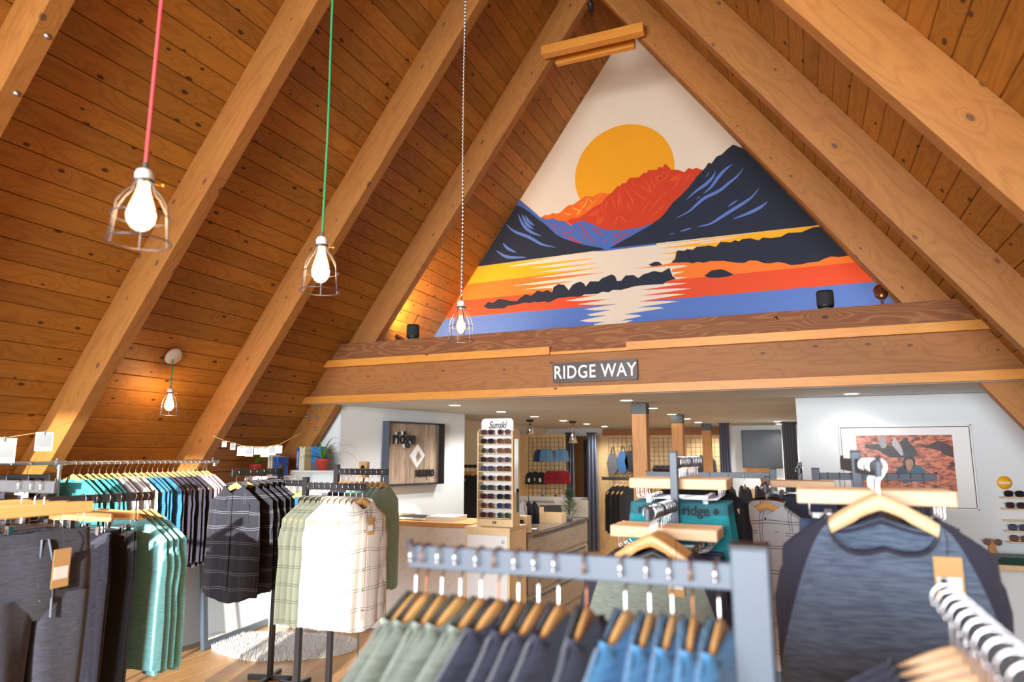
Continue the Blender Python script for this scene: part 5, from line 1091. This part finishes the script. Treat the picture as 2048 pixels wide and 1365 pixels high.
MB().box((0, -.0262, .005), (b.x - a.x - .03, .002, a.z - b.z - .04)).build('screen', plain('tv_screen', (20, 21, 25), .4), tv)
p = aty(1515, 945, 9.3); MB().box((0, 0, 0), (.30, .25, .10), bev=.004).box((.1, .03, -.13), (.10, .15, .16), bev=.004).build('wooden_crate', M['post'], None, (p.x, 9.3, p.z), .2, label='reddish wooden crate on a stand below the television', cat='crate'); MB().box((0, 0, -.0), (.34, .3, p.z - .21 if p.z > .3 else .3), bev=.004).build('plinth', M['ply'], None, (p.x + .05, 9.33, (p.z - .21) / 2), label='pale plinth under the wooden crate near the television', cat='plinth')
# knitted hats
def hat(px_, py_, Y, mat, lab, group, s=.085):
    p = aty(px_, py_, Y); t = MB().lathe([(s * .95, -.09), (s, -.05), (s * .98, .02), (s * .72, .075), (s * .3, .10), (0, .105)], n=18).build('knitted_hat', mat, None, (p.x, Y, p.z), label=lab, cat='hat', group=group); t.scale = (1, .55, 1)
    MB().lathe([(s * 1.0, -.10), (s * 1.05, -.095), (s * 1.06, -.045), (s * 1.0, -.04)], n=18).build('turn_up', mat, t); return t
hb_ = knit('hat_light_blue', (92, 140, 186), (120, 166, 206), streak=40); hn_ = knit('hat_navy', (32, 50, 92), (44, 64, 108), streak=40); hk_ = knit('hat_black', (16, 16, 18), (30, 30, 32), streak=40); hr_ = knit('hat_red', (122, 10, 26), (152, 20, 36), streak=40)
for i, (u, v, m_, l_) in enumerate([(1077, 912, hn_, 'navy knitted hat, leftmost of the upper row'), (1089, 911, hb_, 'light blue knitted hat beside the navy one'), (1098, 911, hb_, 'light blue knitted hat, third in the upper row'), (1118, 911, hb_, 'light blue knitted hat left of the last in the upper row'), (1127, 911, hb_, 'light blue knitted hat at the right end of the upper row'),
    (1060, 957, hk_, 'black knitted hat with a white tag, leftmost of the lower row'), (1070, 956, hk_, 'black knitted hat, second of the lower row'), (1082, 957, hk_, 'black knitted hat beside the red ones'), (1098, 955, hr_, 'dark red knitted hat beside the black ones'), (1106, 955, hr_, 'second dark red knitted hat'), (1115, 955, hr_, 'third dark red knitted hat'), (1123, 955, hr_, 'fourth dark red knitted hat'), (1131, 955, hr_, 'dark red knitted hat nearest the curtain')]):
    t = hat(u, v, 10.985 - .02 * (i % 3), m_, l_ + ' on the wire grid', 'knitted hats on the wire grid')
    if i in (5, 6, 7): MB().box((.0, -.092, -.03), (.035, .002, .06)).build('paper_label', M['paper'], t)
for i, (u, m_) in enumerate(((1080, 'sky'), (1086, 'aqua'), (1106, 'pink'), (1121, 'lgrey'))):
    p = aty(u, 990, 10.9); k = MB().tube([(0, 0, .07), (.02, 0, .05), (.02, 0, .0), (0, 0, -.01), (-.02, 0, .0), (-.02, 0, .05)], .005, n=6, closed=True).build('key_strap', M['chrome'], None, (p.x, 11.012, p.z), label=f'small {["blue", "teal", "red", "silver"][i]} strap with a metal clip below the hats', cat='strap', group='clip straps below the hats')
    MB().box((0, 0, -.06), (.055, .015, .10), bev=.004).build('strap_body', plain('strap_red', (190, 20, 40), .6) if i == 2 else C[m_], k)
# bags and dark clothes on the right grids
def bag(px_, py_, Y, mat, lab, s=1.):
    Y = 12.23; p = aty(px_, py_, Y); t = MB().prism([(-.05, .12), (.03, .14), (.07, .05), (.08, -.10), (.02, -.19), (-.06, -.16), (-.09, -.02)], -.035, .035, lambda u, v, w_: Vector((u * s * 1.2, w_, v * s * 1.2))).build('sling_bag', mat, None, (p.x, Y, p.z), label=lab, cat='bag', group='sling bags on the wire grid')
    MB().tube([(-.04 * s, 0, .14 * s), (-.02, 0, .25 * s), (.02, 0, .26 * s), (.04 * s, 0, .15 * s)], .008, n=6).build('strap', M['black'], t); return t
bag(1226, 925, 12.1, knit('bag_grey', (84, 86, 88), (100, 102, 104)), 'grey sling bag, leftmost on the right wire grid'); bag(1246, 922, 12.1, plain('bag_blue', (46, 96, 144), .7), 'blue sling bag on the right wire grid'); bag(1262, 920, 12.1, M['black'], 'black sling bag half behind the thick timber post')
for i, u in enumerate((1312, 1324, 1336)):
    p = aty(u, 938, 12.1); MB().lathe([(.0, .05), (.07, .04), (.085, -.01), (.07, -.05), (0, -.055)], n=16).build('cap', M['black'], None, (p.x, 12.19, p.z), label=f'black cap on the middle wire grid, {nth(i)} from the left', cat='cap', group='black caps on the wire grid')
for i, u in enumerate((1398, 1407, 1418)):
    p = aty(u, 905, 12.1); hg = (p.x, 12.15, p.z)
    garment('tee', i, 'long_sleeved_top', hg, pi / 2 - .5, f'black top hanging on the far grid, {nth(i)} from the left', 'top', 'black tops on the far grid', C['coal'], sc=.75)
nk = [(1240, 968, 9.6), (1252, 960, 9.8), (1262, 962, 10.0)]
p0 = aty(1252, 955, 9.8); rack('far rack of black tops behind the drawer counter', (p0.x + .25, 9.8), p0.z + .02, [(p0.z, -.6, 0)], M['black_metal'])
for i, u in enumerate((1236, 1246, 1256, 1264)):
    q = aty(u, 960, 9.8); wood_hanger((q.x, 9.8, p0.z + .002), pi / 2 - .7, f'pale hanger on the far rack of black tops, {nth(i)} from the left', 'hangers on the far rack'); garment('tee', i, 'long_sleeved_top', (q.x, 9.8, p0.z + .002), pi / 2 - .7, f'black top on the far rack behind the drawer counter, {nth(i)} from the left', 'top', 'black tops on the far rack', C['coal'], ysc=.4)
# black coats in the niche behind the reception counter
p0 = aty(945, 930, 8.6); rack('rack of black coats in the niche behind the reception counter', (p0.x - .35, 8.6), p0.z + .02, [(p0.z, .6, 0)], M['black_metal'])
for i, u in enumerate((931, 940, 948, 956)):
    q = aty(u, 930, 8.6); wood_hanger((q.x, 8.6, p0.z + .002), .3, f'hanger in the {nth(i)} black coat from the niche edge', 'hangers in the niche'); garment('hoody', i, 'coat', (q.x, 8.6, p0.z + .002), .3, f'black coat in the niche, {nth(i)} from its left edge', 'coat', 'black coats in the niche', C['coal'], sc=1.1, ysc=.35)
# small lamps of the back room
for (u, v, Y, lab) in ((1146, 880, 9.6, 'silver conical lamp hanging before the fitting room'), (1060, 862, 9.0, 'small wire and glass lamp above the hat panel')):
    p = aty(u, v, Y); t = MB().lathe([(.012, .09), (.03, .07), (.07, -.05), (.066, -.05), (.026, .065)], n=20).build('cone_lamp', M['chrome'], None, (p.x, Y, p.z), label=lab, cat='lamp', group='cone lamps'); MB().tube([(0, 0, .085), (0, 0, CE - p.z)], .006).lathe([(.05, CE - p.z - .03), (.05, CE - p.z)], n=16).build('stem', M['black'], t)
# ------------------------------------------------------------------ framed climbing photo
FY = 6.42; a, b, c_, d_ = aty(1677, 858, FY), aty(1937, 848, FY), aty(1957, 1010, FY), aty(1692, 1018, FY)
fx0, fx1, fz0, fz1 = (a.x + d_.x) / 2, (b.x + c_.x) / 2, 1.235, (a.z + b.z) / 2; fw, fh = fx1 - fx0, fz1 - fz0; fcx, fcz = (fx0 + fx1) / 2, (fz0 + fz1) / 2
pf = empty('framed_photo', (fcx, FY, fcz), label='large framed photo of climbers on red rock with a wide white mount', cat='picture')
MB().box((0, -.012, 0), (fw - .02, .004, fh - .02)).build('mount', M['paper'], pf)
for s in (-1, 1): MB().box((s * fw / 2, -.013, 0), (.012, .026, fh + .012), bev=.002).build('frame_side', M['white'], pf); MB().box((0, -.013, s * fh / 2), (fw + .012, .026, .012), bev=.002).build('frame_side', M['white'], pf); MB().box((s * (fw / 2 - .008), -.0155, 0), (.004, .008, fh - .02)).box((0, -.0155, s * (fh / 2 - .008)), (fw - .02, .008, .004)).build('dark_line', M['ink'], pf)
a, b, c_, d_ = aty(1712, 874, FY), aty(1901, 868, FY), aty(1917, 992, FY), aty(1720, 992, FY); gx0, gx1, gz0, gz1 = (a.x + d_.x) / 2, (b.x + c_.x) / 2, (c_.z + .03), (a.z + b.z) / 2
rk, nt, b_ = newmat('red_rock_print'); N = nt.nodes.new; tcn = N('ShaderNodeTexCoord'); mpn = N('ShaderNodeMapping'); mpn.inputs['Scale'].default_value = (11, 1, 26); mpn.inputs['Rotation'].default_value = (0, .35, 0); nz = N('ShaderNodeTexNoise'); nz.inputs['Scale'].default_value = 1.6; nz.inputs['Detail'].default_value = 9; nz.inputs['Distortion'].default_value = .8
nt.links.new(tcn.outputs['Object'], mpn.inputs[0]); nt.links.new(mpn.outputs[0], nz.inputs['Vector']); cr = N('ShaderNodeValToRGB'); cr.color_ramp.elements[0].position = .34; cr.color_ramp.elements[0].color = srgb(58, 30, 24); cr.color_ramp.elements[1].position = .62; cr.color_ramp.elements[1].color = srgb(214, 130, 92)
e = cr.color_ramp.elements.new(.46); e.color = srgb(168, 80, 52); nt.links.new(nz.outputs['Fac'], cr.inputs[0]); nt.links.new(cr.outputs[0], b_.inputs['Base Color']); b_.inputs['Roughness'].default_value = .3
ph = MB().box((0, 0, 0), (gx1 - gx0, .002, gz1 - gz0)).build('photo_print', rk, pf, ((gx0 + gx1) / 2 - fcx, -.0155, (gz0 + gz1) / 2 - fcz))
ocx, ocz = (gx0 + gx1) / 2, (gz0 + gz1) / 2
PS = (1690, 850, 8.533)
def pr2(name, pts, col, k): 
    q = mpF(pts); MB().prism([(x - ocx, z - ocz) for x, z in q], -.0012 - .0004 * k, -.001, fy).build(name, plain('print_' + name, col, .35, noise=.25, scale=60), ph)
def mpF(pts): 
    out = []
    for (x, y) in pts: p = aty(1690 + x / 8.533, 850 + y / 8.533, FY - .016); out.append((p.x, p.z))
    return out
pr2('dark_ledge', [(330, 340), (560, 330), (700, 330), (820, 380), (960, 440), (1240, 440), (1210, 540), (1100, 560), (780, 560), (650, 500), (560, 430), (350, 400)], (52, 44, 40), 0)
pr2('rock_shadow', [(1570, 280), (1700, 300), (1840, 380), (1850, 560), (1720, 520), (1600, 430), (1380, 400), (1250, 330), (1400, 350)], (62, 34, 28), 0)
pr2('seated_climber', [(590, 210), (640, 200), (670, 230), (700, 290), (720, 340), (690, 400), (620, 400), (580, 330)], (150, 146, 150), 1); pr2('second_climber', [(820, 230), (860, 220), (900, 300), (980, 430), (1000, 520), (960, 530), (880, 440), (800, 340)], (176, 170, 176), 1)
pr2('third_climber', [(1010, 230), (1060, 220), (1090, 300), (1200, 400), (1230, 470), (1000, 480), (930, 300)], (40, 36, 40), 1)
pr2('jacket', [(830, 860), (900, 740), (1000, 680), (1200, 680), (1310, 720), (1400, 860), (1450, 965), (1000, 975)], (34, 84, 112), 1); pr2('jacket_shade', [(850, 860), (920, 740), (1020, 700), (1080, 820), (1060, 900), (980, 880)], (26, 34, 44), 2)
pr2('hair', [(990, 600), (1040, 540), (1140, 520), (1200, 600), (1190, 700), (1150, 780), (1040, 760), (990, 690)], (34, 28, 28), 2); pr2('face', [(1030, 620), (1080, 580), (1150, 600), (1165, 680), (1140, 760), (1090, 800), (1040, 740)], (176, 120, 92), 3)
# ------------------------------------------------------------------ right wall shelves with sunglasses
SYY = 6.42
for i, (u0, v, fcol, lcol) in enumerate(((2000, 995, 'black', 'smoke'), (2003, 1018, 'grey', 'rose'), (2006, 1041, None, None), (2008, 1062, 'black', 'blue'), (2011, 1084, 'tort', 'brown'))):
    p = aty(u0, v, SYY - .04); sh = MB().box((.30, -.04, 0), (.60, .08, .008), bev=.001).build('wall_shelf', M['birch'], None, (p.x, SYY, p.z), label=f'thin birch wall shelf under the yellow sticker, {nth(i)} from the top', cat='shelf', group='thin shelves on the picture wall')
    if fcol:
        for s in range(3): sunglasses((p.x + .09 + s * .17, SYY - .05, p.z + .028), 0, fcol, lcol, 1, f'{dict(black="black", tort="tortoiseshell", grey="grey")[fcol]} sunglasses on the {nth(i)} thin wall shelf, {nth(s)} from its left end', 'sunglasses on the wall shelves', sc=.98)
p = aty(2009, 966, SYY - .003); stk = MB().lathe([(.0, .0), (.05, .0), (.05, .003), (0, .003)], n=36, M=Matrix.Rotation(pi / 2, 3, 'X')).build('round_sticker', plain('sticker_yellow', (240, 176, 40), .5), None, (p.x + .0, SYY - .0, p.z), label='round yellow sticker with white lettering above the thin wall shelves', cat='sticker')
text('lettering', 'Sunski', .030, M['paper'], stk, .0003, (0, -.0036, 0), bold=.0006)
a = aty(1988, 1134, SYY - .30); lz = a.z
ld = MB().box((.45, 0, 0), (.95, .34, .036), bev=.003).build('ledge', M['birch'], None, (a.x, SYY - .172, lz), label='birch ledge on the right wall with folded green clothing', cat='shelf')
a = aty(1978, 1118, SYY - .2)
for k in range(3): MB().box((0, 0, .0), (.50, .24, .016), bev=.007).build('folded_shirt', knit('dark_green_cloth', (22, 66, 52), (34, 84, 66)) if k == 0 else bpy.data.materials['dark_green_cloth'], None, (a.x + .27 + .01 * k, SYY - .17, lz + .018 + .009 + .0165 * k), .03 * k, label=f'folded dark green shirt, {["lowest", "middle", "topmost"][k]} of the pile on the birch ledge', cat='folded shirt', group='folded green shirts')
a = aty(1984, 1085, SYY - .05); nb = MB().prism([(-.035, 0), (.035, 0), (.018, .11), (.006, .15), (-.006, .15), (-.018, .11)], -.03, .02, fy).build('nose_stand', M['post'], None, (a.x, SYY - .035, lz + .0185), label='carved wooden nose stand holding sunglasses on the birch ledge', cat='stand')
sunglasses((a.x, SYY - .075, lz + .018 + .13), 0, 'tort', 'brown', 0, 'tortoiseshell sunglasses resting on the wooden nose stand', 'sunglasses on the wall shelves')
# ------------------------------------------------------------------ leaning mirror, rug
mr_ = empty('leaning_mirror', (-4.87, 5.27, 0), label='tall floor mirror in a slate grey frame leaning at the left wall', cat='mirror')
ma, mbb = atz(404, 1303, 0), Vector((-4.97, 6.0 - .36, 0)); mdir = Vector((mbb.x - ma.x, mbb.y - ma.y, 0)).normalized(); ML = 1.0; MHt = 1.66; lean = .10
mr_.location = ma; mr_.rotation_euler = (0, 0, atan2(mdir.y, mdir.x))
Lm = Matrix.Rotation(-lean, 3, 'X')
def mrt(c, d, nm, mat): MB().box(Lm @ Vector(c), d, M=Lm, bev=.003 if nm != 'glass' else 0).build(nm, mat, mr_)
for xx in (.03, ML - .03): mrt((xx, 0, MHt / 2), (.06, .035, MHt), 'frame_side', M['grey_metal'])
for zz in (.03, MHt - .03): mrt((ML / 2, 0, zz), (ML - .12, .035, .06), 'frame_side', M['grey_metal'])
mrt((ML / 2, .004, MHt / 2), (ML - .12, .008, MHt - .12), 'glass', plain('mirror_glass', (236, 238, 236), .01, metal=1))
mr_.location.z = .004
rg = MB(); rr = random.Random(5); rc0 = Vector((-4.30, 5.13, 0)); ra, rb2, rot = .66, .42, radians(12)
for k in range(13000):
    A = rr.uniform(0, 2 * pi); q = sqrt(rr.random()); x, y = ra * q * cos(A), rb2 * q * sin(A) * (1 + .12 * sin(3 * A)); l = rr.uniform(.03, .055); B = rr.uniform(0, 2 * pi); t_ = rr.uniform(.2, 1.0) * l
    b0 = Vector((x, y, .004)); w_ = Vector((-sin(B), cos(B), 0)) * .0035; tip = b0 + Vector((cos(B) * t_, sin(B) * t_, l * .75))
    rg.add([b0 - w_, b0 + w_, tip], [(0, 1, 2)])
rgo = MB(); rgo.prism([(ra * .97 * cos(2 * pi * k / 40), rb2 * .97 * sin(2 * pi * k / 40)) for k in range(40)], .001, .010, lambda u, v, w_: Vector((u, v, w_)))
rug = rgo.build('shaggy_rug', plain('rug_base', (214, 212, 210), .95), None, (rc0.x, rc0.y, 0), rot, label='round white long-pile rug on the wooden floor by the mirror', cat='rug')
m_ = rg.mesh('pile', plain('rug_pile', (238, 236, 234), .95), fix=False); o = bpy.data.objects.new('pile', m_); link(o, rug); o['kind'] = 'stuff'
# ------------------------------------------------------------------ white wall shelves, books, plants
a = aty(579, 941, 5.36); b = aty(683, 941, 5.36); sz = a.z
ws_ = empty('white_shelf', ((a.x + b.x) / 2, 5.52, sz), label='white box shelf on the white wall holding books and a potted spider plant', cat='shelf', group='white box shelves'); w = b.x - a.x
for zz in (-.008, -.22): MB().box((0, 0, zz), (w, .32, .016), bev=.002).build('board', M['white'], ws_)
for s in (-1, 1): MB().box((s * (w / 2 - .008), 0, -.114), (.016, .32, .196)).build('side', M['white'], ws_)
bk = [plain('book_blue', (36, 84, 170), .5), plain('book_cream', (236, 214, 150), .5), plain('book_pale', (214, 222, 232), .5), plain('book_photo', (44, 120, 190), .4, noise=.4, scale=18)]
def upright(loc, d, mat, lab, group, rz=0):
    t = MB().box((0, 0, d[2] / 2), d, bev=.002).build('book', mat, None, loc, rz, label=lab, cat='book', group=group); MB().box((0, .003, d[2] / 2 + .0015), (d[0] - .006, d[1] - .008, d[2] + .0005)).build('pages', M['paper'], t); return t
xs = a.x + .025
for i, (t_, h_, m_, l_) in enumerate([(.030, .215, bk[0], 'thick blue book'), (.020, .22, bk[1], 'cream book beside the blue ones'), (.022, .205, bk[2], 'pale grey-blue book'), (.016, .22, bk[1], 'thin cream book next to the large photo book')]):
    o = upright((xs + t_ / 2, 5.50, sz + .0005), (t_, .16, h_), m_, l_ + ' on the white wall shelf', 'books on the white wall shelf'); xs += t_ + .002
    if i == 0: to = text('lettering', 'CALIFORNIA', .026, M['paper'], o, .0004, (0, -.0806, .10), rot=(pi / 2, -pi / 2, 0))
o = MB().box((0, 0, .11), (.17, .018, .22), bev=.002).build('book', bk[3], None, (xs + .09, 5.52, sz + .0005), -.05, label='large blue photo book standing face out behind the spider plant', cat='book', group='books on the white wall shelf')
MB().box((0, -.0096, .04), (.166, .001, .07)).build('grey_panel', plain('book_grey', (96, 96, 104), .5), o)
leafm = plain('spider_leaf', (98, 150, 40), .5, noise=.25, scale=14)
def spider(loc, n, L, lab, potc, seed, s=1.):
    rr = random.Random(seed); t = empty('potted_spider_plant', loc, label=lab, cat='plant', group='potted spider plants')
    MB().lathe([(.0, .0), (.042, .0), (.056, .085), (.062, .087), (.062, .108), (.054, .108), (.050, .09), (0, .088)], n=28).build('pot', potc, t); MB().lathe([(0, .092), (.052, .090)], n=20).build('soil', plain('soil', (54, 40, 30), .95), t)
    for k in range(n):
        A = rr.uniform(0, 2 * pi); up = rr.uniform(.35, 1.35); l = L * rr.uniform(.55, 1.1); pts = []; x = z = 0; th = up; w0 = rr.uniform(.006, .010); P_ = []
        droop = rr.uniform(1.6, 3.4)
        for j in range(11):
            u = j / 10; c = Vector((cos(A) * x, sin(A) * x, .09 + z)); wv = Vector((-sin(A), cos(A), 0)) * (w0 * (1 - u) ** .6 * min(1, u * 4 + .4)); P_.append([c - wv, c + Vector((0, 0, -.002)), c + wv])
            x += cos(th) * l / 10; z += sin(th) * l / 10; th -= droop / 10 * (.4 + u)
        MB().grid(P_).build('leaf', leafm, t)
    return t
pot = plain('terracotta_red', (196, 72, 58), .55, noise=.04, scale=20)
p = aty(641, 940, 5.42); spider((p.x, 5.44, sz + .0005), 20, .40, 'spider plant in a red pot on the white wall shelf', pot, 4, 1.)
a2, b2 = atd(455, 962, 5.25), atd(512, 952, 5.5)
w2 = empty('white_shelf', (-4.62, 5.22, 1.46), .0, label='low white box shelf beside the leaning mirror with a few books', cat='shelf', group='white box shelves')
for zz in (-.008, -.22): MB().box((0, 0, zz), (.26, .40, .016), bev=.002).build('board', M['white'], w2)
for s in (-1, 1): MB().box((0, s * .192, -.114), (.26, .016, .196)).build('side', M['white'], w2)
for i, (t_, h_, m_, l_) in enumerate([(.020, .19, M['paper'], 'white book'), (.018, .18, bk[1], 'cream book'), (.028, .175, bk[0], 'blue book'), (.03, .17, bk[0], 'second blue book')]): upright((-4.60 + .033 * i, 5.22, 1.4605), (t_, .14, h_), m_, f'{l_} on the low shelf beside the mirror', 'books on the low white shelf')
spider((-4.70, 5.10, 1.4605), 12, .30, 'spider plant with drooping leaves on the low shelf beside the mirror', pot, 9)
# small wooden block with a picture by the sage rack
p = atd(728, 940, 5.3); k = MB().box((0, 0, 0), (.09, .03, .12), bev=.003).build('picture_block', M['kraft'], None, (p.x, p.y, p.z), -.2, label='small tan picture card above the sage green tops', cat='card'); MB().lathe([(.022, 0), (.022, .002), (.015, .002), (.015, 0)], n=20, M=Matrix.Rotation(pi / 2, 3, 'X')).build('ring_mark', M['ink'], k, (0, -.0155, .012))
MB().tube([(0, 0, -.06), (0, 0, -p.z + .0)], .006).lathe([(.09, -p.z), (.09, -p.z + .01), (0, -p.z + .012)], n=20).build('stand', M['black_metal'], k)
# ------------------------------------------------------------------ instant photos on a string
photo_card = plain('photo_card', (196, 196, 194), .7)
def poly_photo(loc, rz, lab, group, col, s=1.):
    t = MB().box((0, 0, -.05), (.088, .0016, .105), bev=.0005).build('instant_photo', photo_card, None, loc, rz, label=lab, cat='photo', group=group); t.scale = (s, 1, s)
    MB().box((0, -.0012, -.044), (.072, .0008, .070)).build('picture', plain('picture_tone', tuple(int(c * .4) for c in col), .35, noise=.55, scale=38), t); MB().box((0, -.002, .0), (.008, .008, .022), bev=.001).build('peg', M['black'], t); return t
sA = [atd(-60, 872, 3.7), atd(11, 876, 3.7), atd(88, 864, 3.75), atd(150, 842, 4.1)]
MB().tube(sA, .0015, n=5).build('photo_string', plain('twine', (206, 170, 110), .9), None, label='twine strung across the left rafters with two instant photos', cat='string', group='photo strings')
poly_photo(atd(10, 878, 3.68), .75, 'instant photo at the left edge of the twine', 'instant photos on the left twine', (64, 64, 62), 1.25); poly_photo(atd(90, 866, 3.73), .75, 'instant photo hanging in front of the sunlit rafter', 'instant photos on the left twine', (84, 80, 64), .95)
us = [(449, 884), (466, 888), (483, 894), (499, 895), (515, 896), (530, 896), (545, 894), (558, 892)]
sp_ = [atd(425, 872, 4.7)] + [atd(u, v - 2, 4.7) for u, v in us] + [atd(600, 868, 4.75)]
MB().tube(sp_, .0012, n=5).build('photo_string', bpy.data.materials['twine'], None, label='twine above the charcoal flannels with a row of small photos', cat='string', group='photo strings')
cols = [(110, 110, 110), (70, 66, 60), (84, 76, 60), (50, 90, 120), (100, 66, 48), (130, 76, 44), (40, 40, 44), (70, 80, 104)]
for i, ((u, v), c) in enumerate(zip(us, cols)): poly_photo(atd(u, v, 4.69), .55 + R.uniform(-.2, .2), f'small instant photo above the charcoal flannels, {nth(i)} from the left', 'instant photos above the flannels', c, (.35, .4, .6, .6, .45, .6, .55, .5)[i])
